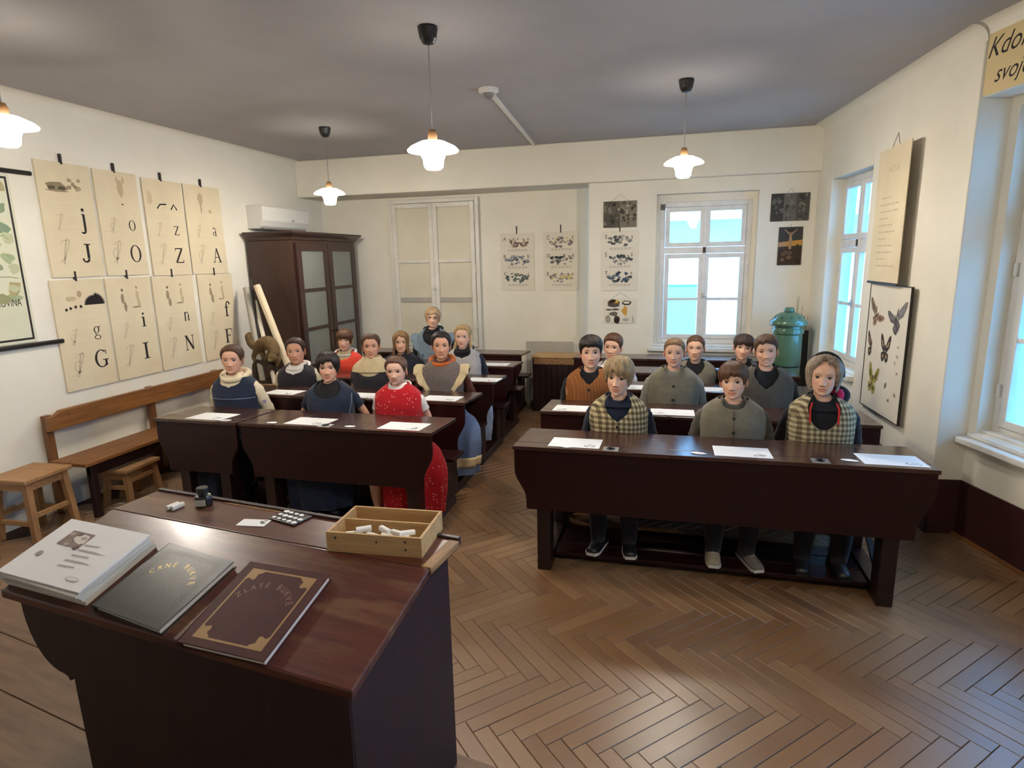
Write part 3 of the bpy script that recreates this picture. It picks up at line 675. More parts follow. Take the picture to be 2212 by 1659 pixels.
# ink bottle
p_ = on_ledge(441, 1090)
ib = thing('ink_bottle', 'small dark ink bottle with pale label and black cap', 'bottle', (p_.x, p_.y, DZ), R(20))
MB().lathe([(.001,0),(.029,0),(.032,.004),(.032,.026),(.028,.036),(.016,.041),(.016,.046)], 8).build('bottle', 'bakelite', ib, bevel=.002)
MB().lathe([(.001,.046),(.0195,.046),(.0205,.05),(.0205,.064),(.019,.067),(.001,.067)], 24).build('cap', 'black', ib, smooth=False)
MB().box(-.018, .018, -.0335, -.030, .006, .028).build('label', 'slate', ib)
# card and domino tray
p_ = on_ledge(548, 1130)
cdn = thing('picture_card', 'white card with a small grey picture lying on the ledge', 'card', (p_.x, p_.y, DZ+.0005), DT+R(14))
MB().box(-.05, .05, -.026, .026, 0, .0015).build('card', 'paper', cdn, bevel=.0005)
pr = printmesh(); rr = random.Random(2)
for k in range(8): blob(pr, .03+rr.uniform(-.006,.006), .006+rr.uniform(-.012,.012), .006, .005, sr(110,106,100), .0017+k*.00002, rs=rr)
pr.build('picture', 'print', cdn)
p_ = on_ledge(628, 1120)
dm = thing('cutout_plate', 'small black plate scattered with white paper shapes', 'plate', (p_.x, p_.y, DZ), DT-R(8))
MB().box(-.062, .062, -.04, .04, 0, .006).build('plate', 'bakelite', dm, bevel=.002)
for k in range(14):
    x, y = -.048+(k % 5)*.024, -.027+(k//5)*.026; a = rr.uniform(.009,.013)
    MB().prism([(x+a*math.cos(q)*rr.uniform(.7,1.1), y+a*.8*math.sin(q)*rr.uniform(.7,1.1)) for q in [2*math.pi*j/7 for j in range(7)]], .006, .0075, 'z').build('paper_shape', 'paper', dm)
# ================================================================== LETTERING (stroke glyphs with serifs)
def stroke(mb, pts, w, z=0, w1=None):
    """ribbon along pts in the local x-z plane at depth y=z"""
    n = len(pts); L = []; Rr = []
    for i, (x, y) in enumerate(pts):
        a = pts[max(i-1,0)]; b = pts[min(i+1,n-1)]; dx, dy = b[0]-a[0], b[1]-a[1]; l = math.hypot(dx, dy) or 1
        ww = (w if w1 is None else w+(w1-w)*i/(n-1))/2; L.append((x-dy/l*ww, z, y+dx/l*ww)); Rr.append((x+dy/l*ww, z, y-dx/l*ww))
    mb.add(L+Rr, [(i, i+1, n+i+1, n+i) for i in range(n-1)])
def arc(cx, cy, rx, ry, a0, a1, n=18): return [(cx+rx*math.cos(R(a0+(a1-a0)*i/n)), cy+ry*math.sin(R(a0+(a1-a0)*i/n))) for i in range(n+1)]
def oring(mb, cx, cy, rx, ry, thick, thin, z=0, a0=0, a1=360, n=36):
    o = arc(cx, cy, rx, ry, a0, a1, n); i_ = arc(cx, cy, rx-thick, ry-thin, a0, a1, n); m = len(o)
    mb.add([(x, z, y) for x, y in o]+[(x, z, y) for x, y in i_], [(k, k+1, m+k+1, m+k) for k in range(m-1)])
def glyph(mb, ch, ox, oz, s, y):
    t = MB()
    st = lambda p, w, w1=None: stroke(t, p, w, 0, w1)
    if ch == 'J': st([(.42,1),(.42,.22)], .17); st([(.22,.99),(.62,.99)], .06); st(arc(.24,.2,.18,.17,0,-150), .15, .08); st(arc(.08,.16,.03,.03,0,360), .08)
    elif ch == 'j': st([(.32,.95),(.32,.0)], .17); st([(.18,.95),(.38,.95)], .06); st(arc(.17,.0,.15,.16,0,-140), .15, .1); st(arc(.3,1.22,.05,.05,0,360), .11)
    elif ch in 'Oo': oring(t, .4, .5, .4, .52, .14, .05)
    elif ch in 'Zz': st([(.08,.95),(.72,.95)], .07); st([(.66,.93),(.12,.05)], .14); st([(.08,.04),(.76,.04)], .07); st([(.1,.95),(.1,.78)], .05); st([(.74,.04),(.74,.22)], .05)
    elif ch == 'A': st([(.4,1),(.1,.03)], .06); st([(.4,1),(.72,.03)], .14); st([(.22,.36),(.6,.36)], .05); st([(.0,.02),(.22,.02)], .05); st([(.56,.02),(.88,.02)], .05)
    elif ch == 'a': st([(.56,.62),(.56,.1),(.72,.03)], .14); st(arc(.34,.66,.22,.26,0,150), .1); oring(t, .34, .25, .26, .25, .12, .05)
    elif ch == 'G': oring(t, .45, .5, .43, .52, .15, .06, 0, 48, 318); st([(.72,.42),(.72,.06)], .14); st([(.52,.42),(.9,.42)], .05); st([(.76,.98),(.76,.72)], .05)
    elif ch == 'g': oring(t, .36, .68, .3, .33, .13, .05); oring(t, .4, -.02, .34, .22, .1, .06); st([(.24,.4),(.2,.26),(.4,.18)], .08); st([(.58,.92),(.78,.97)], .1)
    elif ch == 'I': st([(.3,1),(.3,0)], .18); st([(.08,.98),(.52,.98)], .06); st([(.08,.02),(.52,.02)], .06)
    elif ch == 'i': st([(.28,.75),(.28,0)], .18); st([(.1,.74),(.3,.74)], .06); st([(.08,.02),(.48,.02)], .06); st(arc(.28,1.0,.05,.05,0,360), .1)
    elif ch == 'N': st([(.12,1),(.12,.02)], .06); st([(.12,1),(.7,.02)], .16); st([(.7,1),(.7,.02)], .06); st([(.0,.02),(.26,.02)], .05); st([(.58,.98),(.84,.98)], .05); st([(.0,.98),(.16,.98)], .05)
    elif ch == 'n': st([(.14,.95),(.14,0)], .17); st(arc(.38,.6,.24,.34,180,0), .1); st([(.62,.62),(.62,0)], .17); st([(.0,.02),(.28,.02)], .06); st([(.48,.02),(.78,.02)], .06)
    elif ch == 'F': st([(.2,1),(.2,0)], .17); st([(.02,.98),(.74,.98)], .06); st([(.72,1),(.72,.78)], .06); st([(.2,.52),(.56,.52)], .06); st([(.54,.64),(.54,.4)], .05); st([(.02,.02),(.4,.02)], .06)
    elif ch == 'f': st([(.24,.9),(.24,0)], .16); st(arc(.42,.88,.18,.2,180,30), .1); st(arc(.57,.93,.04,.04,0,360), .08); st([(.04,.68),(.48,.68)], .06); st([(.06,.02),(.46,.02)], .06)
    mb.add([(ox+x*s, y, oz+z*s) for x, _, z in t.v], t.f)
def cursive(mb, kind, ox, oz, s, y):
    t = MB(); w = .045
    stroke(t, [(-.35,-.2),(0,.05),(.25,.55),(.42,1.05),(.36,1.2),(.22,1.1),(.05,.4),(-.1,-.3)], w, 0, .12)
    stroke(t, arc(.2,.95,.3,.16,200,20), w)
    if kind: stroke(t, arc(.0,.35,.26,.34,20,300), w, 0, .09)
    mb.add([(ox+x*s, y, oz+z*s) for x, _, z in t.v], t.f)

def wall_panel(name, label, cat, loc, rotz, w, h, mat, group=None, thick=.012, part='sheet', tilt=(0,0)):
    """flat sheet hanging on a wall; local x right, z up from the lower left corner, front towards -y"""
    r = thing(name, label, cat, loc, rotz, group); r.rotation_euler = (tilt[0], 0, rotz+tilt[1])
    MB().box(0, w, -thick, -.002, 0, h).build(part, mat, r, bevel=.0015); return r
LEFT_ROT = R(90)
# eight letter charts on the left wall
charts = [
 ('jJ', (88.6,469),(205,469), 1.785, 2.65, (.50,.36,.30), 'letter chart showing j and J below a hedgehog-like mound', 'mound'),
 ('oO', (211,469),(303,469), 1.785, 2.645, (.55,.44,.27), 'letter chart showing o and O under a faint small figure', 'tree'),
 ('zZ', (313,469),(398,485), 1.77, 2.63, (.56,.43,.27), 'letter chart showing z and Z, lit yellowish', 'hut'),
 ('aA', (402,485),(480,492), 1.77, 2.63, (.56,.44,.27), 'letter chart showing a and A, last of the upper row', 'pear'),
 ('gG', (120,709),(234.5,709), .895, 1.765, (.52,.43,.28), 'letter chart showing g and G under a black bristly bush', 'bush'),
 ('iI', (239,709),(335,709), .895, 1.765, (.50,.39,.27), 'letter chart showing i and I, right of the g chart', 'faint'),
 ('nN', (339.5,709),(427,709), .895, 1.765, (.51,.43,.28), 'letter chart showing n and N with two faint standing figures', 'figures'),
 ('fF', (436.7,709),(511,709), .895, 1.765, (.51,.35,.27), 'letter chart showing f and F, partly behind the hooded girl', 'figures'),
]
for lt, a, b, z0, z1, fr, lab, picn in charts:
    pa = at(*a, X=XL); pb = at(*b, X=XL); w_ = pb.y-pa.y-.006; h_ = z1-z0
    r = wall_panel('letter_chart', lab, 'chart', (XL, pa.y, z0), LEFT_ROT, w_, h_, 'old_paper', 'alphabet charts on the left wall', .016, 'board')
    lm = MB(); y = -.0165; up = z0 < 1; rr = random.Random(ord(lt[1]))
    s1 = .16*h_ if lt[1] not in 'jgf' else .125*h_
    low = {'o': .10, 'z': .10, 'a': .10, 'n': .10, 'j': .15, 'g': .10, 'i': .13, 'f': .16}[lt[0]]*h_
    zl = {'j': .42, 'o': .44, 'z': .43, 'a': .44, 'g': .46, 'i': .50, 'n': .50, 'f': .49}[lt[0]]*h_
    glyph(lm, lt[0], w_*.66, zl, low, y); lm.build('letter', 'ink', r); lm = MB(); glyph(lm, lt[1], w_*.60, (.13 if not up else .17)*h_, .165*h_, y); lm.build('letter', 'ink', r)
    fm = MB(); cursive(fm, lt[0] in 'oagn', w_*.28, .44*h_, .10*h_, y); cursive(fm, lt[1] in 'OGA', w_*.28, .16*h_, .15*h_, y)
    for zz_ in (.10,.13,.30,.33,.42,.60,.63): fm.add([(.04*w_,y,zz_*h_),(.9*w_,y,zz_*h_),(.9*w_,y,zz_*h_+.0012),(.04*w_,y,zz_*h_+.0012)], [(0,1,2,3)])
    tag(fm.build('handwriting', 'faint', r), kind='stuff')
    pr = printmesh()
    def pb_(cx, cz, rx, rz, c, k, n=12, jit=.2): 
        pr.cur = c; pr.add([(cx*w_+rx*math.cos(q)*rr.uniform(1-jit,1+jit), y-k*.00005, cz*h_+rz*math.sin(q)*rr.uniform(1-jit,1+jit)) for q in [2*math.pi*j/n for j in range(n)]], [tuple(range(n))])
    g = lambda v: sr(v, int(v*.9), int(v*.72))
    if picn == 'mound':
        pb_(.33,.79,.085,.035,g(140),1); pb_(.24,.775,.03,.018,g(96),2); pb_(.42,.775,.03,.02,g(88),3); pb_(.33,.755,.09,.008,g(150),4)
        for k in range(7): pb_(.66+rr.uniform(-.1,.1),.80+rr.uniform(-.05,.06),.018,.016,g(rr.randint(140,180)),5+k)
    elif picn == 'bush':
        q = [(.70+.0,.74)]; pr.cur = sr(34,30,30); n = 40
        pr.add([(w_*.78+(.10 if j % 2 else .083)*math.cos(math.pi*j/n), y-.0002, h_*.765+(.085 if j % 2 else .07)*math.sin(math.pi*j/n)*(1.2 if j < 20 else 1)) for j in range(n+1)], [tuple(range(n+1))])
        for x, z in ((.22,.735),(.30,.745),(.40,.755),(.50,.755)): pb_(x,z,.012,.012,sr(46,40,38),6)
        pb_(.33,.83,.05,.02,g(190),7); pb_(.5,.87,.02,.03,g(170),8)
    elif picn == 'tree': pb_(.58,.85,.03,.07,g(186),1); pb_(.52,.92,.012,.03,g(188),2); pb_(.66,.92,.012,.03,g(188),3); pb_(.58,.69,.012,.006,g(80),4)
    elif picn == 'hut':
        stroke(pr, [(w_*.30,h_*.70),(w_*.38,h_*.745),(w_*.55,h_*.752)], .012, y-.0002); pr.c = pr.c+[g(110)]*(len(pr.v)-len(pr.c)); stroke(pr, [(w_*.66,h_*.70),(w_*.74,h_*.755),(w_*.82,h_*.70)], .014, y-.0002); pr.c = pr.c+[g(110)]*(len(pr.v)-len(pr.c))
        pb_(.14,.80,.03,.06,g(204),3)
    elif picn == 'pear': pb_(.42,.85,.035,.06,g(186),1); pb_(.42,.75,.01,.05,g(172),2); pb_(.66,.72,.02,.02,g(190),3)
    else:
        for k, (x, z) in enumerate(((.32,.80),(.36,.72),(.66,.82),(.68,.74))): pb_(x,z,.017,.045,g(150 if k < 2 else 190),k); 
        pb_(.33,.88,.012,.013,g(110),6); pb_(.66,.90,.012,.013,g(170),7); pb_(.60,.705,.04,.006,g(140),8)
    tag(pr.build('picture', 'print', r), kind='stuff')
    MB().box(w_*.47, w_*.47+.016, -.02, -.002, h_-.012, h_+.065).build('hanger_strip', 'iron', r)
# wall map at the left frame edge
pa = at(66, 373, X=XL); mz1 = pa.z+.005; mz0 = at(97, 745, X=XL).z; my1 = pa.y-.17
mp = wall_panel('wall_map', 'green relief wall map with dark border hung between black rods', 'map', (XL, my1-1.25, mz0+.035), LEFT_ROT, 1.25, mz1-mz0-.07, 'map_paper', None, .006)
mw, mh = 1.25, mz1-mz0-.07
for z_, q in ((mh+.02, .15), (-.02, .18)): MB().tube([(-.05, -.02, z_), (mw+q, -.02, z_)], .017, 10).build('rod', 'black', mp, smooth=True)
bd = MB(); y = -.0068
for x0_, x1_, z0_, z1_ in ((.02,mw-.02,.02,.035),(.02,mw-.02,mh-.035,mh-.02),(.02,.035,.035,mh-.035),(mw-.035,mw-.02,.035,mh-.035)): bd.add([(x0_,y,z0_),(x1_,y,z0_),(x1_,y,z1_),(x0_,y,z1_)], [(0,1,2,3)])
bd.build('border', 'iron', mp)
pr = printmesh(); rr = random.Random(9)
for k in range(150):
    cx, cz = rr.uniform(.1, mw-.07), rr.uniform(.33, mh-.06); rad = rr.uniform(.02,.06); c = rr.choice([sr(142,158,118),sr(164,174,136),sr(186,188,152),sr(150,152,110),sr(172,160,118),sr(128,148,120)]); pr.cur = c
    pr.add([(min(mw-.045, cx+rad*math.cos(q)*rr.uniform(.6,1.3)), y-.00002*(k+1), min(mh-.045, cz+rad*.8*math.sin(q)*rr.uniform(.6,1.3))) for q in [2*math.pi*j/9 for j in range(9)]], [tuple(range(9))])
for k in range(6):
    pts = [(mw-.33+.05*j+rr.uniform(-.02,.02), mh*.30+.13*k+rr.uniform(-.03,.03)+(.02*j if k > 3 else 0)) for j in range(6)]; n0 = len(pr.v); stroke(pr, pts, .006, y-.004); pr.c += [sr(84,86,70)]*(len(pr.v)-len(pr.c))
pr.build('relief', 'print', mp)
vs_, fs_ = text_faces('KRONOVINA', .075, 'RIGHT'); MB().add([(mw-.07+x*.62, y-.001, .27+z) for x, z, _ in vs_], fs_).build('title', 'ink', mp)
# ------------------------------------------------------------------ back wall pictures
def picture_rows(r, w_, h_, rows, y, seed, pal):
    pr = printmesh(); rr = random.Random(seed); tm = MB()
    for k, (cz, L1_, L2_) in enumerate(rows):
        for j in range(34):
            a = rr.uniform(0, 6.28); q = math.sqrt(rr.random()); cx_ = w_*.5+w_*.33*q*math.cos(a); zz_ = cz*h_+h_*.085*q*math.sin(a); c = rr.choice(pal[k % len(pal)]); pr.cur = c; rad = rr.uniform(.010,.03)
            pr.add([(cx_+rad*math.cos(s)*rr.uniform(.5,1.3), y-.00003*(j+1), zz_+rad*.7*math.sin(s)*rr.uniform(.5,1.3)) for s in [2*math.pi*i/8 for i in range(8)]], [tuple(range(8))])
        for ch, ox in ((L1_, .09), (L2_, .80)):
            v_, f_ = text_faces(ch, .06); MB().add([(ox*w_+x, y-.002, cz*h_+.03+z) for x, z, _ in v_], f_).build('letter', 'ink', r)
        pr.cur = sr(150,142,130)
        for t_ in range(2):
            for j in range(6):
                x0_ = w_*(.22+.1*j); z_ = cz*h_-h_*.118-t_*.014; pr.add([(x0_,y,z_),(x0_+w_*.075,y,z_),(x0_+w_*.075,y,z_+.005),(x0_,y,z_+.005)], [(0,1,2,3)])
    tag(pr.build('pictures', 'print', r), kind='stuff')
br = [sr(120,96,86), sr(150,120,104), sr(96,80,72), sr(190,176,158), sr(104,92,88)]; bl = [sr(112,116,126), sr(96,100,112), sr(140,142,146)]; gn = [sr(92,102,96), sr(110,120,112), sr(76,84,80)]; gy = [sr(90,90,92), sr(130,126,120), sr(70,72,76), sr(170,164,154)]; vi = [sr(140,128,132), sr(160,150,152), sr(112,104,110), sr(206,190,120)]
def back_panel(name, lab, tl, br_, Y, mat, group=None, cat='chart', thick=.01):
    a = at(*tl, Y=Y); b = at(*br_, Y=Y); w_ = b.x-a.x; h_ = a.z-b.z
    return wall_panel(name, lab, cat, (a.x, Y, b.z), 0, w_, h_, mat, group, thick), w_, h_
GP = 'alphabet picture charts on the back wall'
r, w_, h_ = back_panel('picture_chart', 'picture chart with rows A, B and C, nearest the white shutters', (1080.5,505), (1155,627), YB, 'pale_paper', GP)
picture_rows(r, w_, h_, [(.83,'A','a'),(.53,'B','b'),(.22,'C','c')], -.011, 1, [br, bl, gn]); MB().box(w_*.48, w_*.48+.012, -.012, -.002, h_-.01, h_+.085).build('hanger_strip', 'iron', r)
r, w_, h_ = back_panel('picture_chart', 'picture chart with rows C, D and E, beside the wall corner line', (1174,502), (1250,627), YB, 'pale_paper', GP)
picture_rows(r, w_, h_, [(.83,'Č','č'),(.53,'D','d'),(.22,'E','e')], -.011, 2, [vi, gy, vi]); MB().box(w_*.48, w_*.48+.012, -.012, -.002, h_-.01, h_+.085).build('hanger_strip', 'iron', r)
r, w_, h_ = back_panel('picture_chart', 'picture chart with rows S and T between two hung boards', (1300,500), (1377,627), YW, 'pale_paper', GP)
picture_rows(r, w_, h_, [(.83,'S','s'),(.53,'Š','š'),(.22,'T','t')], -.011, 3, [gy, gy, [sr(70,86,110), sr(56,60,66), sr(120,122,124)]]); MB().box(w_*.48, w_*.48+.012, -.012, -.002, h_-.01, h_+.04).build('hanger_strip', 'iron', r)
def collage(r, w_, h_, seed, pal, cells, y=-.011):
    pr = printmesh(); rr = random.Random(seed)
    for j, (x0_, x1_, z0_, z1_) in enumerate(cells):
        pr.cur = rr.choice(pal); pr.add([(x0_*w_,y,z0_*h_),(x1_*w_,y,z0_*h_),(x1_*w_,y,z1_*h_),(x0_*w_,y,z1_*h_)], [(0,1,2,3)])
        for k in range(16):
            cx_, cz = rr.uniform(x0_+.03,x1_-.03)*w_, rr.uniform(z0_+.03,z1_-.03)*h_; rad = rr.uniform(.008,.028); pr.cur = rr.choice(pal)
            pr.add([(max(x0_*w_,min(x1_*w_,cx_+rad*math.cos(s)*rr.uniform(.4,1.3))), y-.00003*(k+1), max(z0_*h_,min(z1_*h_,cz+rad*1.2*math.sin(s)*rr.uniform(.4,1.3)))) for s in [2*math.pi*i/7 for i in range(7)]], [tuple(range(7))])
    pr.build('picture', 'print', r)
def string(r, w_, h_, rise=.07, half=.10): MB().tube([(w_/2-half, -.006, h_), (w_/2, -.004, h_+rise), (w_/2+half, -.006, h_)], .002, 6).build('string', 'cord', r)
dk = [sr(70,66,58), sr(96,90,78), sr(124,116,100), sr(54,50,46), sr(168,160,142), sr(84,80,70)]
r, w_, h_ = back_panel('picture_board', 'grey school scenes picture board left of the back window', (1304,436), (1375,490), YW, 'darkboard', 'hanging picture boards', 'picture'); collage(r, w_, h_, 4, dk, [(0,.5,.5,1),(.5,1,.5,1),(0,.5,0,.5),(.5,1,0,.5)]); string(r, w_, h_)
r, w_, h_ = back_panel('picture_board', 'grey crowded classroom picture board in the corner, right of the back window', (1667,419), (1746,476), YW, 'darkboard', 'hanging picture boards', 'picture'); collage(r, w_, h_, 5, [sr(84,82,76), sr(104,100,92), sr(66,64,60), sr(122,118,108)], [(0,.33,0,1),(.33,.66,0,1),(.66,1,0,1)]); string(r, w_, h_, .05, .04)
r, w_, h_ = back_panel('picture_board', 'pale board picturing baskets and kitchen tools below the S chart', (1305,645), (1374,698), YW, 'pale_paper', 'hanging picture boards', 'picture'); string(r, w_, h_)
pr = printmesh(); rr = random.Random(6); y = -.0108
for cx_, cz, rx, rz, c in ((.30,.84,.07,.035,sr(110,82,50)),(.22,.80,.03,.03,sr(60,44,32)),(.36,.86,.03,.025,sr(214,160,70)),(.28,.90,.035,.02,sr(52,36,28)),(.30,.74,.075,.025,sr(84,74,70)),(.70,.83,.055,.028,sr(66,54,46)),(.70,.84,.04,.014,sr(220,210,190)),(.66,.50,.025,.06,sr(206,160,74)),(.64,.50,.035,.035,sr(196,150,70)),(.16,.55,.04,.01,sr(92,80,70)),(.36,.56,.045,.012,sr(92,80,70)),(.30,.38,.05,.025,sr(108,98,88)),(.13,.16,.032,.04,sr(110,96,84)),(.13,.16,.024,.032,sr(170,156,138)),(.40,.14,.035,.05,sr(70,56,48)),(.40,.10,.022,.028,sr(44,36,34)),(.68,.14,.04,.02,sr(172,168,160)),(.9,.15,.012,.04,sr(176,172,164))):
    pr.cur = c; pr.add([(cx_*w_+rx*math.cos(s)*rr.uniform(.85,1.1), y, cz*h_+rz*math.sin(s)*rr.uniform(.85,1.1)) for s in [2*math.pi*i/12 for i in range(12)]], [tuple(range(12))]); y -= .00003
pr.build('picture', 'print', r)
# small dark religious picture: dark sky, ochre dusk, pale upright figure shape, rounded hill
r, w_, h_ = back_panel('dark_picture', 'small dark upright picture with a pale figure on a cross against an ochre dusk', (1683,491), (1729,572), YW, 'darkboard', None, 'picture')
pr = printmesh(); y = -.0108; rr = random.Random(8)
def pq(pts, c):
    global y
    pr.cur = c; pr.add([(x*w_, y, z*h_) for x, z in pts], [tuple(range(len(pts)))]); y -= .00004
pq([(0,.48),(1,.52),(1,.66),(.6,.64),(.3,.62),(0,.60)], sr(190,138,66)); pq([(0,.48),(.35,.5),(.3,.62),(0,.6)], sr(176,140,110))
pq([(0,0),(1,0),(1,.44),(.8,.56),(.7,.44),(.45,.5),(.2,.40),(0,.36)], sr(66,52,42))
pq([(.46,.28),(.54,.28),(.54,.94),(.46,.94)], sr(60,46,38)); pq([(.2,.90),(.8,.90),(.8,.93),(.2,.93)], sr(60,46,38))
pq([(.44,.42),(.55,.42),(.57,.66),(.54,.80),(.46,.80),(.43,.64)], sr(160,132,104)); pq([(.46,.78),(.22,.93),(.24,.95),(.5,.82)], sr(150,122,96)); pq([(.54,.78),(.78,.93),(.76,.95),(.5,.82)], sr(150,122,96)); pq(arc(.5,.83,.05,.035,0,360,10)[:-1], sr(140,110,86))
for k in range(6): pq([(a, b) for a, b in arc(rr.uniform(.15,.85), rr.uniform(.08,.34), rr.uniform(.08,.16), rr.uniform(.04,.08), 0, 360, 9)[:-1]], rr.choice([sr(92,76,60), sr(112,92,70), sr(52,42,36)]))
pr.build('picture', 'print', r); MB().tube([(w_/2,-.004,h_),(w_/2,-.004,h_+.03)], .002, 6).build('string', 'cord', r)
# ------------------------------------------------------------------ right wall charts
dR = Vector((math.cos(THR), math.sin(THR), 0)); nR = Vector((math.sin(THR), -math.cos(THR), 0))
def rpos(x, z, off=0): return A2+dR*x+nR*off+Vector((0,0,z))
tc = wall_panel('text_chart', 'yellowed text chart hanging tilted above the butterfly chart', 'chart', rpos(1.555, 1.615, .03), THR, .61, .985, 'old_paper', None, .008, 'sheet', (0, R(-4)))
v_, f_ = text_faces('NOVA', .075, 'CENTER'); MB().add([(.34+x, -.0085, .80+z) for x, z, _ in v_], f_).build('title', 'faint', tc)
lm = MB(); rr = random.Random(12)
for k in range(11):
    z_ = .62-k*.05; x_ = .12+rr.uniform(0,.04); e = rr.uniform(.35,.52) if k % 3 else .3
    while x_ < e:
        l = rr.uniform(.015,.05); lm.add([(x_,-.0085,z_),(x_+l,-.0085,z_),(x_+l,-.0085,z_+.012),(x_,-.0085,z_+.012)], [(0,1,2,3)]); x_ += l+.012
tag(lm.build('text_lines', 'faint', tc), kind='stuff')
MB().tube([(.22,-.004,.96),(.335,-.004,1.07),(.39,-.004,.97)], .003, 6).build('string', 'cord', tc)
MB().box(.0, .61, -.016, -.002, -.012, .006).build('lower_bar', 'iron', tc, bevel=.002)
bc = wall_panel('butterfly_chart', 'dark-edged chart with coloured butterflies on the wall between windows', 'chart', rpos(1.60, .615, .012), THR, .715, .985, 'pale_paper', None, .014, 'board', (R(0), R(-1.5)))
ring_frame(MB(), -.003, .718, -.003, .988, .006, -.018, -.001).build('edge', 'iron', bc)
pr = printmesh(); y0 = -.0148; kk = [0]
def wing(cx, cz, pts, c, s=1, flip=1, rot=0):
    kk[0] += 1; pr.cur = c; ca, sa = math.cos(rot), math.sin(rot)
    pr.add([(cx+(x*flip*ca-z*sa)*s, y0-kk[0]*.00004, cz+(x*flip*sa+z*ca)*s) for x, z in pts], [tuple(range(len(pts)))])
FW = [(.0,.01),(.02,.06),(.06,.12),(.085,.13),(.09,.10),(.075,.04),(.03,-.005)]; HW = [(.0,.0),(.035,-.005),(.065,-.02),(.06,-.06),(.035,-.085),(.012,-.07),(.002,-.03)]
def butterfly(cx, cz, c1, c2, c3, s=1, rot=0, half=0):
    for f in ((1, -1) if not half else (half,)):
        wing(cx, cz, FW, c1, s, f, rot); wing(cx, cz, HW, c2, s, f, rot)
        wing(cx, cz, [(.02,.03),(.05,.075),(.07,.085),(.055,.04)], c3, s, f, rot); wing(cx, cz, [(.015,-.02),(.045,-.03),(.04,-.055),(.02,-.05)], c3, s, f, rot)
    wing(cx, cz, [(-.006,.05),(.006,.05),(.004,-.06),(-.004,-.06)], sr(60,52,46), s, 1, rot)
def flush(nm='butterfly'):
    global pr
    pr.build(nm, 'print', bc); pr = printmesh()
butterfly(.16,.76, sr(128,106,84), sr(150,124,98), sr(96,80,66), 1.15, R(15), -1); butterfly(.16,.74, sr(140,112,86), sr(158,132,104), sr(90,76,62), 1.0, R(-60), 1); flush()
butterfly(.52,.76, sr(120,114,114), sr(96,92,94), sr(134,128,126), 1.3, R(-20), 1); butterfly(.52,.73, sr(100,94,94), sr(84,80,82), sr(120,114,112), 1.1, R(35), -1); flush()
butterfly(.12,.49, sr(84,66,52), sr(70,56,46), sr(150,124,90), .95, R(0), -1); flush()
butterfly(.38,.49, sr(58,48,44), sr(50,46,46), sr(176,146,104), 1.0); flush()
butterfly(.20,.22, sr(150,140,66), sr(160,148,80), sr(72,64,40), 1.1, R(-8)); flush()
for x, z, c in ((.60,.55,sr(150,140,124)),(.60,.48,sr(176,166,148)),(.57,.43,sr(160,150,132)),(.62,.36,sr(132,122,108)),(.45,.24,sr(140,126,104)),(.62,.20,sr(120,108,92)),(.52,.14,sr(150,142,124))): wing(x, z, [(-.035,.0),(.0,.022),(.035,.004),(.0,-.018)], c, rr.uniform(.5,.9), 1, rr.uniform(-1,1)); flush('caterpillar' if z > .3 else 'moth')
# quotation panel painted above the near window
q0 = B2+d2v*.0
qp = wall_panel('quotation_panel', 'ochre panel with slanted handwriting above the near window', 'sign', N0-n2v*.19+d2v*.008+Vector((0,0,2.705)), THN, 2.2, .325, 'quote_paper', None, .006)
for s_, ox, oz, sz in (('Kdor ne', .0, .195, .15), ('svojega', .07, .055, .13)):
    v_, f_ = text_faces(s_, sz, 'LEFT', .42); MB().add([(ox+x*.85, -.0064, oz+z) for x, z, _ in v_], f_).build('handwriting', 'ink', qp)

# ================================================================== FURNITURE ALONG THE WALLS
# long oak bench
bn = thing('bench', 'long oak bench with a plank backrest along the left wall', 'bench', (XL+.03, 3.30, 0), R(90))
BL = 1.93
MB().box(.22, BL, -.09, -.055, .655, .80).prism([(.05,.655),(.22,.655),(.22,.80),(.16,.80),(.10,.765),(.05,.765)], -.09, -.055, 'y').build('backrest', 'oak', bn, bevel=.006)
for x in (.05, 1.0, BL-.11):
    MB().box(x, x+.06, -.055, -.015, 0, .80 if x > .06 else .775).build('post', 'oak_y', bn, bevel=.006)
    MB().box(x, x+.05, -.42, -.37, 0, .415).build('leg', 'desk_leg', bn, bevel=.006)
MB().box(.0, BL, -.26, -.10, .415, .445).build('seat_plank', 'oak', bn, bevel=.006)
MB().box(.0, BL, -.44, -.267, .415, .445).build('seat_plank', 'oak', bn, bevel=.006)
MB().box(.05, BL-.05, -.41, -.385, .33, .413).build('apron', 'desk_leg', bn)
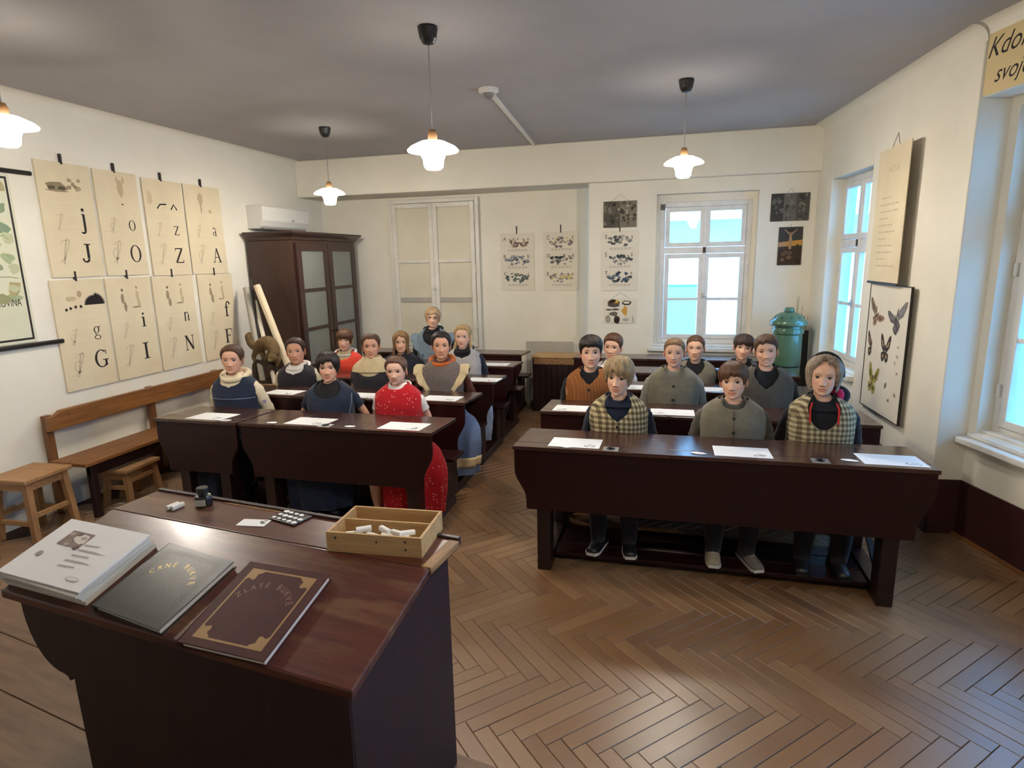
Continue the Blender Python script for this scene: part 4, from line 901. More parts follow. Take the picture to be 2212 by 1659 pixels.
# stools
def stool(label, ctr, rotz, w_, d_, h_, lowbar):
    r = thing('stool', label, 'stool', (ctr.x, ctr.y, 0), rotz, 'light wooden stools')
    MB().box(-w_/2, w_/2, -d_/2, d_/2, h_-.03, h_).build('seat', 'beech', r, bevel=.006)
    a, b = w_/2-.045, d_/2-.045
    for sx in (-1, 1):
        for sy in (-1, 1):
            MB().loft([[(sx*(a+.03)+u, sy*(b+.02)+v, 0) for u, v in ((-.02,-.02),(.02,-.02),(.02,.02),(-.02,.02))], [(sx*a+u, sy*b+v, h_-.03) for u, v in ((-.022,-.022),(.022,-.022),(.022,.022),(-.022,.022))]]).build('leg', 'beech_z', r, bevel=.003)
    for sy in (-1, 1):
        MB().box(-a, a, sy*b-.012, sy*b+.012, h_-.09, h_-.03).build('apron', 'beech', r)
        MB().box(-a-.02, a+.02, sy*(b+.012)-.01, sy*(b+.012)+.01, lowbar, lowbar+.035).build('stretcher', 'beech', r, bevel=.003)
    for sx in (-1, 1):
        MB().box(sx*a-.012, sx*a+.012, -b, b, h_-.09, h_-.03).build('apron', 'beech', r)
        MB().box(sx*(a+.012)-.01, sx*(a+.012)+.01, -b-.01, b+.01, lowbar+.05, lowbar+.085).build('stretcher', 'beech', r, bevel=.003)
stool('light beech stool at the left frame edge, taller of the two', Vector((-4.33, 3.06, 0)), R(3), .34, .36, .46, .12)
stool('low light beech step stool tucked against the bench seat', Vector((-4.20, 3.74, 0)), R(4), .26, .36, .30, .13)
# glazed cabinet: doors face the room (+x)
cx1 = -3.98; cy0 = at(645, 700, X=cx1).y; cy1 = at(787, 700, X=cx1).y-.12
cz1 = at(640, 500, X=cx1).z; cdp = cx1-XL-.05; cwid = cy1-cy0
cab = thing('cabinet', 'tall dark brown cabinet with two frosted glass doors in the back left corner', 'cabinet', (cx1, cy0, 0), R(90))
MB().box(0, cwid, .0, cdp, .10, cz1-.09).build('body', 'cabinet', cab, bevel=.004)
MB().box(-.02, cwid+.02, -.02, cdp, 0, .10).build('plinth', 'cabinet', cab, bevel=.006)
MB().loft([[(-.01,-.01,cz1-.09),(cwid+.01,-.01,cz1-.09),(cwid+.01,cdp,cz1-.09),(-.01,cdp,cz1-.09)],[(-.02,-.02,cz1-.06),(cwid+.02,-.02,cz1-.06),(cwid+.02,cdp,cz1-.06),(-.02,cdp,cz1-.06)],[(-.07,-.07,cz1-.02),(cwid+.07,-.07,cz1-.02),(cwid+.07,cdp,cz1-.02),(-.07,cdp,cz1-.02)],[(-.075,-.075,cz1),(cwid+.075,-.075,cz1),(cwid+.075,cdp,cz1),(-.075,cdp,cz1)]]).build('cornice', 'cabinet', cab, bevel=.003)
for k in range(2):
    a = .05+k*(cwid/2-.045); b = a+cwid/2-.06; z0_, z1_ = .16, cz1-.12; q = .085
    d_ = ring_frame(MB(), a, b, z0_, z1_, q, -.03, -.001); hz = [z0_+q+(z1_-z0_-2*q)*t for t in (.26, .5, .75)]
    for h in hz: d_.box(a+q, b-q, -.026, -.001, h-.018, h+.018)
    d_ = d_.build('door', 'cabinet', cab, bevel=.004); zz_ = [z0_+q]+hz+[z1_-q]
    for i in range(4): MB().box(a+q-.003, b-q+.003, -.014, -.008, zz_[i]+(.018 if i else 0), zz_[i+1]-(.018 if i < 3 else 0)).build('pane', 'frosted', d_)
    MB().lathe([(.001,.0),(.008,.0),(.008,.012),(.014,.016),(.014,.026),(.001,.03)], 16).xform(Matrix.Translation((b-.03 if k == 0 else a+.03, -.03, 1.05)) @ Matrix.Rotation(R(90), 4, 'X')).build('knob', 'iron', d_, smooth=True)
# air conditioner on the left wall above the cabinet
ay0 = at(567, 470, X=XL+.2).y; ay1 = at(682, 490, X=XL+.2).y-.15; az0 = at(567, 493, X=XL+.2).z; az1 = at(567, 442, X=XL+.2).z
ac = thing('air_conditioner', 'white split air conditioner on the wall above the cabinet', 'air conditioner', (XL, ay0, az0), R(90))
L = ay1-ay0; H = az1-az0
MB().prism([(0,.0),(-.13,.0),(-.17,.03),(-.20,.09),(-.205,H-.02),(-.19,H),(0,H)], 0, L, 'x').build('housing', 'plastic', ac, bevel=.006)
MB().box(.04, L-.04, -.175, -.12, -.004, .012).build('louvre', 'pgrey', ac)
MB().box(L*.6, L*.6+.05, -.2075, -.204, .10, .112).build('display', 'pgrey', ac)
# chest and taxidermy marten left of the cabinet
chs = thing('chest', 'low dark wooden chest with a pale worn top edge behind the seated girls', 'chest', (-3.98, 5.42, 0), 0)
MB().box(-.50, .30, -.16, .20, .03, .60).build('body', 'chest', chs, bevel=.005)
MB().box(-.52, .32, -.18, .22, .60, .635).build('lid', 'box_wood', chs, bevel=.005)
MB().box(-.52, .32, -.18, .22, 0, .03).build('plinth', 'chest', chs)
mo = at(575, 795, Y=5.40)
mt = thing('stuffed_marten', 'stuffed brown marten climbing over a twisted branch mount', 'animal', (mo.x, 5.40, .635), 0)
bs = MB().tube([(0,0,.0),(0,0,.035)], [.15,.14], 16, .6); bs.build('base', 'bark', mt)
S = .92
brn = MB().tube([(-.13,0,.02),(-.14,.0,.16),(-.09,.0,.22),(-.02,.0,.20),(.02,0,.24)], [.035,.026,.03,.026,.018], 10, smoothn=4)
brn.tube([(-.05,0,.03),(-.02,.0,.10),(.08,.0,.08),(.17,-.01,.10)], [.045,.04,.03,.016], 10, smoothn=4).tube([(.05,0,.03),(.06,0,.13),(.05,-.02,.24),(.09,-.03,.26)], [.06,.07,.05,.02], 10, smoothn=4)
brn.build('branch', 'bark', mt, smooth=True)
an = MB().tube([(-.10,.02,.34),(-.03,.015,.40),(.06,.0,.42),(.13,-.02,.36),(.15,-.05,.30)], [.052,.068,.072,.062,.05], 14, smoothn=5)
an.tube([(-.10,.02,.35),(-.17,.03,.40),(-.20,.03,.48),(-.17,.03,.52)], [.035,.042,.035,.012], 12, smoothn=4)
an.ball((.145,-.075,.275), (.052,.056,.046)); an.ball((.14,-.125,.255), (.024,.03,.02))
for sx in (-1, 1): an.ball((.145+sx*.04,-.06,.315), (.016,.008,.02))
for pth in ([(-.10,.0,.33),(-.13,-.01,.27),(-.11,-.02,.22)], [(-.06,.03,.35),(-.05,.03,.28),(-.03,.02,.22)], [(.11,-.03,.33),(.06,-.05,.28),(.04,-.05,.24)], [(.15,.0,.32),(.18,-.02,.25),(.15,-.03,.18)]): an.tube(pth, [.034,.024,.016], 10, smoothn=3)
ao = an.build('body', 'fur', mt, smooth=True); md = ao.modifiers.new('rm', 'REMESH'); md.mode = 'VOXEL'; md.voxel_size = .008; md.use_smooth_shade = True
for sx in (-1, 1): MB().ball((.14+sx*.022,-.122,.285), .006).build('eye', 'black', mt, smooth=True)
MB().ball((.14,-.153,.257), .008).build('nose', 'black', mt, smooth=True)
# rolled maps leaning beside the cabinet
def rolled(label, p_top, p_bot, Yt, Yb, rad, mat, hollow=True):
    a = at(*p_top, Y=Yt); b = at(*p_bot, Y=Yb); d = (a-b).normalized(); foot = b-d*((b.z-.64)/d.z) if b.z > .64 else b
    r = thing('rolled_map', label, 'map', foot, 0, 'rolled maps leaning by the cabinet'); L = (a-foot).length
    r.rotation_euler = d.to_track_quat('Z', 'Y').to_euler()
    MB().lathe([(rad,0),(rad,L),(rad*.72,L),(rad*.72,L-.06),(.001,L-.06)], 20).build('roll', mat, r, smooth=False)
    if mat == 'iron': return
    MB().box(rad-.002, rad+.003, -.006, .006, 0, L).build('paper_edge', mat, r)
rolled('wide pale rolled map leaning against the dark cabinet side', (555,617), (605,745), 5.60, 5.50, .036, 'old_paper')
rolled('greyish rolled map at the wall, leftmost of the leaning rolls', (533,622), (551,720), 5.64, 5.50, .036, 'slate')
rolled('thin pale roll standing between two wider rolled maps', (551,650), (568,720), 5.62, 5.50, .020, 'pale_paper')
rolled('dark wooden map rod rising behind the pale rolls', (541,600), (556,700), 5.66, 5.52, .012, 'iron')
# green tiled stove in the back right corner
Ys = 6.72; sa = at(1705, 664, Y=Ys); sx0 = at(1663, 690, Y=Ys).x; sx1 = at(1745, 690, Y=Ys).x; xc = (sx0+sx1)/2
k = (sx1-sx0)/2; zt_ = sa.z
st = thing('stove', 'round green enamelled stove with domed lid in the back right corner', 'stove', (xc, Ys, 0))
zr = at(1705, 700, Y=Ys).z
MB().lathe([(k*.86,.0),(k*.86,.06),(k*.78,.07),(k*.78,.40),(k*.82,.41),(k*.82,.44),(k*.78,.45),(k*.78,.70)], 40).build('lower_body', 'green', st, smooth=False, bevel=.004)
MB().lathe([(k*.77,.70),(k*.77,.715)], 40).build('joint', 'green_dk', st)
MB().lathe([(k*.78,.715),(k*.78,zr-.10),(k*.86,zr-.09),(k*.86,zr-.05),(k*.81,zr-.04),(k*.81,zr-.01)], 40).build('upper_body', 'green', st, bevel=.004)
MB().lathe([(k*.98,zr-.01),(k*1.0,zr),(k*1.0,zr+.03),(k*.93,zr+.045),(k*.70,zt_-.075),(k*.45,zt_-.05),(k*.30,zt_-.045)], 40).build('dome', 'green', st, smooth=True)
MB().lathe([(k*.28,zt_-.05),(k*.28,zt_-.02),(k*.20,zt_),(.001,zt_+.003)], 24).build('knob', 'green', st, smooth=True)
for a in range(5): MB().ball((k*.80*math.cos(R(200+a*35)), k*.80*math.sin(R(200+a*35)), zr+.075), .007).build('vent_hole', 'green_dk', st)
MB().box(-.07, .07, -k*.78-.018, -k*.78+.02, .16, .34).build('fire_door', 'green', st, bevel=.008)
pb = MB().box(0, .19, -.012, .012, 0, 1.02).build('leaning_board', 'darkboard', loc=(xc+k*.66, 6.98, .02), rot=(R(-3),0,R(-6)), bevel=.003); tag(pb, 'dark board leaning upright behind the green stove', 'board')
rr = random.Random(4)
tw = MB()
for j in range(9):
    x_ = rr.uniform(-.05,.05); tw.tube([(x_*.3,0,0),(x_,rr.uniform(-.01,.01),.6),(x_*1.5+rr.uniform(-.02,.05),rr.uniform(-.01,.01),rr.uniform(1.12,1.42))], [.006,.004,.0015], 5, smoothn=3)
tb = thing('twig_bundle', 'bundle of thin bare twigs standing behind the green stove', 'twigs', (xc+k*.72, 6.97, .02)); tw.build('twigs', 'bark', tb)
# teacher's old lectern box and grey board by the back wall
b0 = at(1150, 765, Y=7.25); b1 = at(1243, 765, Y=7.25)
lb = thing('cupboard', 'dark red wooden cupboard with a pale top rail by the back wall', 'cupboard', (b0.x+.03, 7.12, 0))
bw = b1.x-b0.x; bh = b0.z
MB().box(0, bw, .0, .30, 0, bh-.02).build('body', 'desk', lb, bevel=.004)
MB().box(-.012, bw+.012, -.02, .31, bh-.02, bh+.005).build('top', 'box_wood', lb, bevel=.003)
MB().box(.02, bw-.02, -.012, .0, bh-.10, bh-.025).build('rail', 'worn_edge', lb)
for j in range(7): MB().box(.02+j*(bw-.04)/7+.003, .02+(j+1)*(bw-.04)/7-.003, -.008, .0, .03, bh-.11).build('slat', 'desk_leg', lb, bevel=.002)
gp0 = at(1137, 737, Y=7.50); gp1 = at(1238, 737, Y=7.50)
g_ = MB().box(0, gp1.x-gp0.x, 0, .02, 0, gp0.z).build('grey_board', 'slate', loc=(gp0.x, 7.47, .0), rot=(R(-2),0,0), bevel=.003); tag(g_, 'plain grey board leaning on the back wall behind the dark cupboard', 'board')

# ================================================================== LAMPS
def lamp(label, x, y, zl):
    r = thing('pendant_lamp', label, 'lamp', (x, y, HC), 0, 'opal glass pendant lamps')
    MB().lathe([(.001,.0),(.052,.0),(.055,-.012),(.046,-.06),(.03,-.085),(.008,-.09),(.001,-.09)], 24).build('canopy', 'bakelite', r, smooth=False)
    dz = zl-HC
    MB().tube([(0,0,-.088),(0,0,dz+.10)], .0035, 8).build('cord', 'cord', r)
    MB().lathe([(.001,dz+.115),(.018,dz+.112),(.026,dz+.09),(.028,dz+.052),(.001,dz+.05)], 20).build('socket', 'brown_socket', r, smooth=True)
    MB().lathe([(.03,dz+.055),(.07,dz+.048),(.125,dz+.022),(.145,dz+.004),(.143,dz-.004),(.12,dz+.010),(.07,dz+.030),(.03,dz+.038)], 40).build('shade', 'shade', r, smooth=True)
    MB().lathe([(.03,dz+.035),(.066,dz+.02),(.070,dz-.02),(.058,dz-.05),(.054,dz-.085),(.04,dz-.10),(.001,dz-.104)], 32).build('globe', 'globe', r, smooth=True)
lamp('lit pendant lamp in the middle of the ceiling, largest in view', -1.326, 3.40, 2.46)
lamp('lit pendant lamp hanging before the back window', .066, 4.92, 2.52)
lamp('lit pendant lamp before the cabinet, farthest of the four', -3.195, 5.43, 2.50)
lamp('lit pendant lamp cut by the left frame edge', -3.36, 2.58, 2.58)
lamp('lit pendant lamp over the platform near the windows', .40, 1.30, 2.50)
# motion detector and its conduit
ps = at(1055, 192, Z=HC); pe = at(1150, 308, Z=HC)
sn = thing('motion_detector', 'white ceiling detector with a surface conduit to the beam', 'detector', (ps.x, ps.y, HC))
MB().lathe([(.001,0),(.075,0),(.075,-.02),(.06,-.032),(.001,-.032)], 28).build('housing', 'plastic', sn)
MB().ball((0,0,-.032), (.042,.042,.04)).build('lens', 'pgrey', sn, smooth=True)
e_ = Vector((pe.x-ps.x, YBM-ps.y, 0)); n_ = Vector((-e_.y, e_.x, 0)).normalized()*.016
MB().loft([[tuple(v) for v in (-n_, n_, n_+Vector((0,0,-.02)), -n_+Vector((0,0,-.02)))], [tuple(e_+v) for v in (-n_, n_, n_+Vector((0,0,-.02)), -n_+Vector((0,0,-.02)))]]).build('conduit', 'plastic', sn)
# ================================================================== PEOPLE
HWZ, HH = 1.0, .10          # half head height
_t  = np.array([-1, -.96, -.9, -.8, -.65, -.5, -.3, -.1, .1, .3, .5, .7, .85, .95, 1.0])
_w  = np.array([.004,.020,.033,.045,.0545,.060,.0655,.069,.0715,.0735,.072,.062,.047,.028,.002])
_ff = np.array([.055,.070,.078,.081,.0805,.081,.081,.080,.081,.083,.080,.068,.050,.030,.002])
_fb = np.array([.0,.0,.010,.022,.042,.060,.078,.088,.0945,.096,.092,.078,.058,.033,.002])
def headpt(u, t):
    """smooth head surface: u azimuth from the front (radians), t height -1..1 -> x, f(orward), z"""
    w_ = np.interp(t, _t, _w); ff = np.interp(t, _t, _ff); fb = np.interp(t, _t, _fb); c, s = np.cos(u), np.sin(u)
    e = .86
    x = w_*np.sign(s)*np.abs(s)**e; f = np.where(c > 0, ff, fb)*np.sign(c)*np.abs(c)**e
    return x, f, t*HH
def smooth_tab():
    global _t, _w, _ff, _fb
    tt = np.linspace(-1, 1, 161); k = np.ones(9)/9
    def sm(v):
        a = np.interp(tt, _t, v); b = np.concatenate([np.full(4, a[0]), a, np.full(4, a[-1])]); c = np.convolve(b, k, 'valid')
        c[:4] = a[:4]; c[-4:] = a[-4:]; return c
    _w, _ff, _fb = sm(_w), sm(_ff), sm(_fb); _t = tt
smooth_tab()
NU, NV = 88, 78
def head_mesh(skin, brow, lip=None, smile=0.0, age=0, jaw=1.0, browthick=1.0, scalp=None):
    s = np.linspace(-1, 1, NU, endpoint=False); u = np.pi*np.sign(s)*np.abs(s)**1.3
    t = -np.cos(np.linspace(.0, np.pi, NV)); t = .55*t+.45*np.linspace(-1, 1, NV)
    U, T = np.meshgrid(u, t); x, f, z = headpt(U, T)
    low = np.clip(-T, 0, 1); x = x*(1+(jaw-1)*low)
    front = np.clip(np.cos(U), 0, 1)**.5*(np.cos(U) > 0)
    G = lambda a, c, w_: np.exp(-((a-c)/w_)**2)
    ax = np.abs(x); d = np.zeros_like(x)
    d += -.0105*G(ax, .030, .0135)*G(z, .002, .0105)                       # eye sockets
    d += .0035*G(ax, .028, .018)*G(z, .021, .007)                          # brow
    nz = np.clip((.010-z)/.044, 0, 1); on = (z < .012) & (z > -.046)
    d += np.where(on, (.003+.0165*nz**1.5)*np.clip((z+.046)/.012, 0, 1)*np.exp(-(x/(.0065+.0055*nz))**2), 0)
    d += .0065*G(ax, .0115, .0062)*G(z, -.0345, .0065)                     # nostril wings
    d += .004*G(ax, .040, .018)*G(z, -.026, .016)*(1+smile)                # cheeks
    mz = -.0585+smile*.006*(ax/.024)**2
    d += .0042*G(z, mz+.0045, .0042)*G(x, 0, .018); d += .0050*G(z, mz-.0062, .005)*G(x, 0, .016)
    d += -.0042*G(z, mz, .0024)*G(x, 0, .022)
    d += -.003*G(z, -.074, .006)*G(x, 0, .02); d += .004*G(z, -.090, .009)*G(x, 0, .018)
    if age: d += -.002*age*G(ax, .031+.2*(-.03-z), .005)*G(z, -.045, .012)
    f = f+d*front
    V = np.stack([x, -f, z], -1).reshape(-1, 3)
    # colours
    skin = np.array(skin); C = np.tile(skin, (V.shape[0], 1)); X = x.ravel(); Z = z.ravel(); AX = np.abs(X); FR = (front.ravel() > .45)
    def paint(mask, c, a): 
        m = np.clip(mask, 0, 1)[:, None]*a; C[:] = C*(1-m)+np.array(c)*m
    rn = np.random.RandomState(5)
    paint(FR*G(AX, .042, .016)*G(Z, -.028, .015), skin*np.array([1.05,.74,.70]), .55)
    paint(FR*G(X, 0, .012)*G(Z, -.03, .012), skin*np.array([1.04,.82,.78]), .4)
    lc = np.array(lip) if lip is not None else skin*np.array([.86,.48,.45])
    m0 = -.0585+smile*.006*(AX/.024)**2; hw_ = np.sqrt(np.clip(1-(X/(.0235+.005*smile))**2, 0, 1))
    paint(FR*np.clip((.0075*hw_-np.abs(Z-m0+.001))/.002+.5, 0, 1)*(hw_ > .01), lc, .85)
    paint(FR*np.exp(-((Z-m0)/.0016)**2)*np.clip((.026-AX)/.003, 0, 1), lc*.35, .8)
    if smile > .8: paint(FR*np.exp(-((Z-m0+.002)/.0035)**4)*np.clip((.018-AX)/.003, 0, 1), (.75,.72,.66), .9)
    bz = .0205+.0035*np.exp(-((AX-.032)/.012)**2)-.004*np.clip((AX-.034)/.012, 0, 1)
    paint(FR*np.exp(-((Z-bz)/(.0030*browthick))**2)*np.clip((AX-.011)/.004, 0, 1)*np.clip((.047-AX)/.008, 0, 1), brow, .8)
    paint(FR*G(AX, .0075, .0026)*G(Z, -.0405, .0022), skin*.35, .8)
    paint(FR*np.exp(-((AX-.030)/.0145)**4)*G(Z, .0078, .0026), np.array(brow)*.4, .95)   # lash line
    if scalp:
        zl_ = np.interp(np.abs(U).ravel(), np.array([R(a) for a, b in scalp[0]]), np.array([b for a, b in scalp[0]]))
        fz = rn.uniform(-.0025, .0025, Z.shape); paint(np.clip((Z-zl_+.007+fz)/.013, 0, 1), np.array(scalp[1])*.9, .95)
    n = NU; F = []
    for k in range(NV-1):
        for i in range(n):
            j = (i+1) % n; F.append((k*n+i, k*n+j, (k+1)*n+j, (k+1)*n+i))
    F.append(tuple(range(n))[::-1]); F.append(tuple((NV-1)*n+i for i in range(n)))
    V = V.tolist(); C = C.tolist()
    # ears
    for sx in (-1, 1):
        o = len(V); nn, mm = 16, 12
        for a in range(mm):
            th = math.pi*(a+.5)/mm
            for b in range(nn):
                ph = 2*math.pi*b/nn; ex, ey, ez = math.sin(th)*math.cos(ph), math.sin(th)*math.sin(ph), math.cos(th)
                inner = ex*sx > 0
                xx = .0065*ex - sx*0; yy = .0155*ey*(1+.25*ez); zz_ = .029*ez
                rad_ = math.hypot(ey, ez)
                if inner: xx -= sx*.006*max(0, 1-(rad_/.72)**2)
                q = Matrix.Rotation(sx*R(24), 3, 'Z') @ (Matrix.Rotation(R(-10), 3, 'X') @ Vector((xx, yy, zz_)))
                V.append([q.x+sx*.0745, q.y+.012, q.z-.012]); cc = skin*np.array([1.02,.80,.76])*(.78 if inner and rad_ < .6 else 1); C.append(cc.tolist())
        for a in range(mm-1):
            for b in range(nn):
                c_ = (b+1) % nn; F.append((o+a*nn+b, o+a*nn+c_, o+(a+1)*nn+c_, o+(a+1)*nn+b))
        F.append(tuple(o+b for b in range(nn))); F.append(tuple(o+(mm-1)*nn+b for b in range(nn))[::-1])
    return V, F, C
def eye_mesh(iris, look=0.0, open_=1.0, smile=0):
    V, F, C = [], [], []
    n, m = 22, 15
    for k in range(m):
        b = -1+2*k/(m-1)
        for i in range(n):
            a = -1+2*i/(n-1); ex = a*.0160; lid = (1-a*a)**.75
            top = .0068*open_*lid; bot = -.0048*open_*lid*(1-.35*smile); ez = bot+(top-bot)*(b+1)/2
            ey = -.0058*math.sqrt(max(0, 1-(a*.92)**2))
            V.append((ex, ey, ez)); q = math.hypot(ex-look*.004, ez-.0006)
            c = (.45,.41,.38)
            if q < .0072: c = iris
            if q < .0036: c = (.006,.006,.006)
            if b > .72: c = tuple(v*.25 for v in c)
            if abs(a) > .9: c = (.45,.26,.22)
            if (ex-look*.004-.0018)**2+(ez-.0024)**2 < .0011**2: c = (1,1,1)  # catchlight painted into the eye colour
            C.append(c)
    for k in range(m-1):
        for i in range(n-1): F.append((k*n+i, k*n+i+1, (k+1)*n+i+1, (k+1)*n+i))
    return V, F, C
# ---- torso profile (child, seated; seat top at .43), z above floor
_ts = np.array([0, .12, .3, .5, .65, .76, .84, .90, .95, 1.0])
_tz = np.array([.40, .50, .60, .72, .79, .835, .868, .896, .920, .950])
_tw = np.array([.160,.165,.152,.155,.160,.158,.140,.106,.070,.050])
_tf = np.array([.115,.120,.110,.108,.106,.098,.084,.070,.058,.050])
_tb = np.array([.118,.122,.105,.098,.096,.092,.082,.070,.060,.052])
def torso_pt(u, s, off, P):
    s = np.asarray(s); z = np.interp(s, _ts, _tz); w_ = np.interp(s, _ts, _tw)*P['ws']+off; c, sn = np.cos(u), np.sin(u)
    dp = P.get('ds', P['ws'])
    f = np.where(c > 0, np.interp(s, _ts, _tf), np.interp(s, _ts, _tb))*(.5+.5*dp)+off
    z2 = np.where(z > .43, .43+(z-.43)*P['sz'], z)+np.where(s > .8, off*.8, 0)
    return w_*np.sign(sn)*np.abs(sn)**.82, -f*np.sign(c)*np.abs(c)**.82, z2
def garment(name, mat, root, P, off, s0, top, nu=72, ns=40, fold=.004, seed=0, solid=.004):
    rs = np.random.RandomState(seed); u = np.linspace(-np.pi, np.pi, nu, endpoint=False); k = np.linspace(0, 1, ns)
    st = np.array([top(abs(a), a) for a in u]); ph = rs.uniform(0, 6.28, 4)
    S = s0+(st[None, :]-s0)*k[:, None]; U = np.tile(u, (ns, 1))
    fo = fold*(np.sin(5*U+ph[0]+6*S)+.7*np.sin(9*U+ph[1]-9*S)+.6*np.sin(26*S+3*U+ph[2]))*np.clip(1.15-S, 0, 1)*np.clip((.9-S)*6, 0, 1)
    x, y, z = torso_pt(U, S, off+fo, P)
    mb = MB(); n = nu
    mb.add(np.stack([x, y, z], -1).reshape(-1, 3).tolist(), [(a*n+i, a*n+(i+1) % n, (a+1)*n+(i+1) % n, (a+1)*n+i) for a in range(ns-1) for i in range(n)])
    return mb.build(name, mat, root, smooth=True, solid=solid)
def neck_round(smin, smax=.97, uw=70):
    return lambda a, u: smin+(smax-smin)*(.5-.5*math.cos(math.pi*min(1, a/R(uw))))
def neck_v(smin, smax=.97, uw=48):
    return lambda a, u: smin+(smax-smin)*min(1, a/R(uw))**.85
def zmap(z, P): return .43+(z-.43)*P['sz'] if z > .43 else z
def arm_path(sx, P, out=0.0, back=0.0):
    W = P['ws']
    pts = [(.105*W, .005, .850), (.146*W, .010, .825), (.176*W+out*.5, .035, .745), (.192*W+out, .080+back, .645), (.140*W+out*.3, .135, .585), (.060, .158, .565)]
    return [(sx*x, y, zmap(z, P)) for x, y, z in pts]
ARM_R = [.032, .037, .034, .031, .027, .023]
def body_core(P):
    mb = MB()
    u = np.linspace(-np.pi, np.pi, 28, endpoint=False); rings = []
    for s in np.linspace(0, 1, 16):
        x, y, z = torso_pt(u, np.full_like(u, s), -.012, P); rings.append(list(zip(x.tolist(), y.tolist(), z.tolist())))
    mb.loft(rings)
    for sx in (-1, 1):
        mb.tube(arm_path(sx, P, P.get('elbow', 0)), ARM_R, 12, smoothn=3)
        ap = arm_path(sx, P)[-1]
        mb.ball((ap[0]*.45, ap[1]+.006, ap[2]-.012), (.036, .016, .028))
        mb.tube([(sx*.075*P['ws'], -.02, .50), (sx*.085, -.20, .505), (sx*.095, -.355, .50), (sx*.095, -.365, .46), (sx*.095, -.345, .28), (sx*.095, -.315, .12)], [.072,.064,.052,.050,.046,.032], 12, smoothn=3)
        mb.tube([(sx*.095, -.300, .10), (sx*.095, -.33, .09), (sx*.095, -.37, .085)], [.03,.028,.02], 10)
    me = mb.mesh('core', None); o = bpy.data.objects.new('core', me); col.objects.link(o)
    md = o.modifiers.new('r', 'REMESH'); md.mode = 'VOXEL'; md.voxel_size = .014
    md = o.modifiers.new('s', 'SMOOTH'); md.factor = .5; md.iterations = 4
    dg = bpy.context.evaluated_depsgraph_get(); ev = o.evaluated_get(dg); m2 = ev.to_mesh()
    V = [tuple(v.co) for v in m2.vertices]; F = [tuple(p.vertices) for p in m2.polygons]
    ev.to_mesh_clear(); bpy.data.objects.remove(o); bpy.data.meshes.remove(me)
    # fingers and thumbs of the hands clasped behind the back
    fm = MB()
    for sx in (-1, 1):
        ap = arm_path(sx, P)[-1]
        for k in range(4):
            L = (.050, .056, .052, .042)[k]; zz_ = ap[2]+.012-k*.017
            fm.tube([(sx*.012, ap[1]+.012, zz_), (-sx*.018, ap[1]+.020, zz_-.004), (-sx*(.018+L*.5), ap[1]+.012, zz_-.012)], [.0085,.0080,.0065], 8, smoothn=2)
        fm.tube([(sx*.03, ap[1]-.002, ap[2]+.012), (sx*.012, ap[1]+.006, ap[2]+.030), (-sx*.008, ap[1]+.012, ap[2]+.034)], [.010,.009,.007], 8, smoothn=2)
    o_ = len(V); V += fm.v; F += [tuple(i+o_ for i in f) for f in fm.f]
    return V, F
def hair_mesh(zend, thick, P_h, seed=0, strands=1.0, part=0, hang=None, flare=0, topvol=0, sweep=0, nu=120, nk=36, cut=None, edge0=.0, clump=.002):
    """zend: list of (|u| deg, z) pairs along which the hair ends; hang: z below which the hair falls straight"""
    rs = np.random.RandomState(seed); u = np.linspace(-np.pi, np.pi, nu, endpoint=False)
    ks = np.array([R(a) for a, b in zend]); kz = np.array([b for a, b in zend])
    ze = np.interp(np.abs(u), ks, kz); ze = np.convolve(np.concatenate([ze[-2:], ze, ze[:2]]), np.ones(5)/5, 'valid')
    if sweep: ze = ze+sweep*np.sin(u)*np.exp(-(u/R(40))**2)
    kc = np.hanning(9); kc /= kc.sum(); cl = np.convolve(np.tile(rs.normal(0, 1, nu), 3), kc, 'same')[nu:2*nu]; cl = cl/(cl.std()+1e-6)
    ze = ze+rs.uniform(-1, 1, nu)*.0025*strands+cl*clump*1.6
    k = np.linspace(0, 1, nk)**.85; zt = HH*.999
    Z = zt+(ze[None, :]-zt)*k[:, None]; U = np.tile(u, (nk, 1))
    hz = hang if hang is not None else -.2
    Tq = np.clip(Z/HH, max(hz/HH, -.97), 1.0); x, f, z0 = headpt(U, Tq)
    r = np.sqrt(x**2+f**2)+1e-9
    vol = thick*(.55+.45*np.sin(np.pi*np.clip(k, .0, 1)**.8))[:, None]*np.ones_like(U)
    edge = (edge0+(1-edge0)*np.clip((1-k)*4.5, 0, 1))[:, None]; vol = vol*edge-.0015*(1-edge)+cl[None, :]*clump*(k*np.clip((1-k)*6, edge0, 1))[:, None]
    vol = vol+topvol*np.clip(Tq, 0, 1)**2
    sd = .0016*strands*(np.sin(U*41+rs.uniform(0, 6)+3*k[:, None])+.6*np.sin(U*67+rs.uniform(0, 6)-5*k[:, None])); vol = vol+sd
    up = np.clip(Tq, 0, 1)
    nx, nf = x/r, f/r; hs = np.sqrt(np.clip(1-up**2*.92, 0, 1))
    X = x+nx*vol*hs; Fv = f+nf*vol*hs; Zz = np.where(Z > hz, z0+vol*up, Z)
    if hang is not None:
        dn = np.clip((hz-Z)/.1, 0, 2); back = np.clip(-np.cos(U), 0, 1)
        X = X*(1+flare*dn); Fv = Fv*(1+flare*dn*.4)-.0*dn
        Fv = np.where((np.abs(U) > R(100)), np.minimum(Fv, -.035-.02*dn), Fv)
    V = np.stack([X, -Fv, Zz], -1).reshape(-1, 3).tolist(); n = nu
    mb = MB(); mb.add(V, [(a*n+i, a*n+(i+1) % n, (a+1)*n+(i+1) % n, (a+1)*n+i) for a in range(nk-1) for i in range(n)])
    mb.add([], []); mb.f.append(tuple(range(n)))
    return mb
HAIRMATS = {}
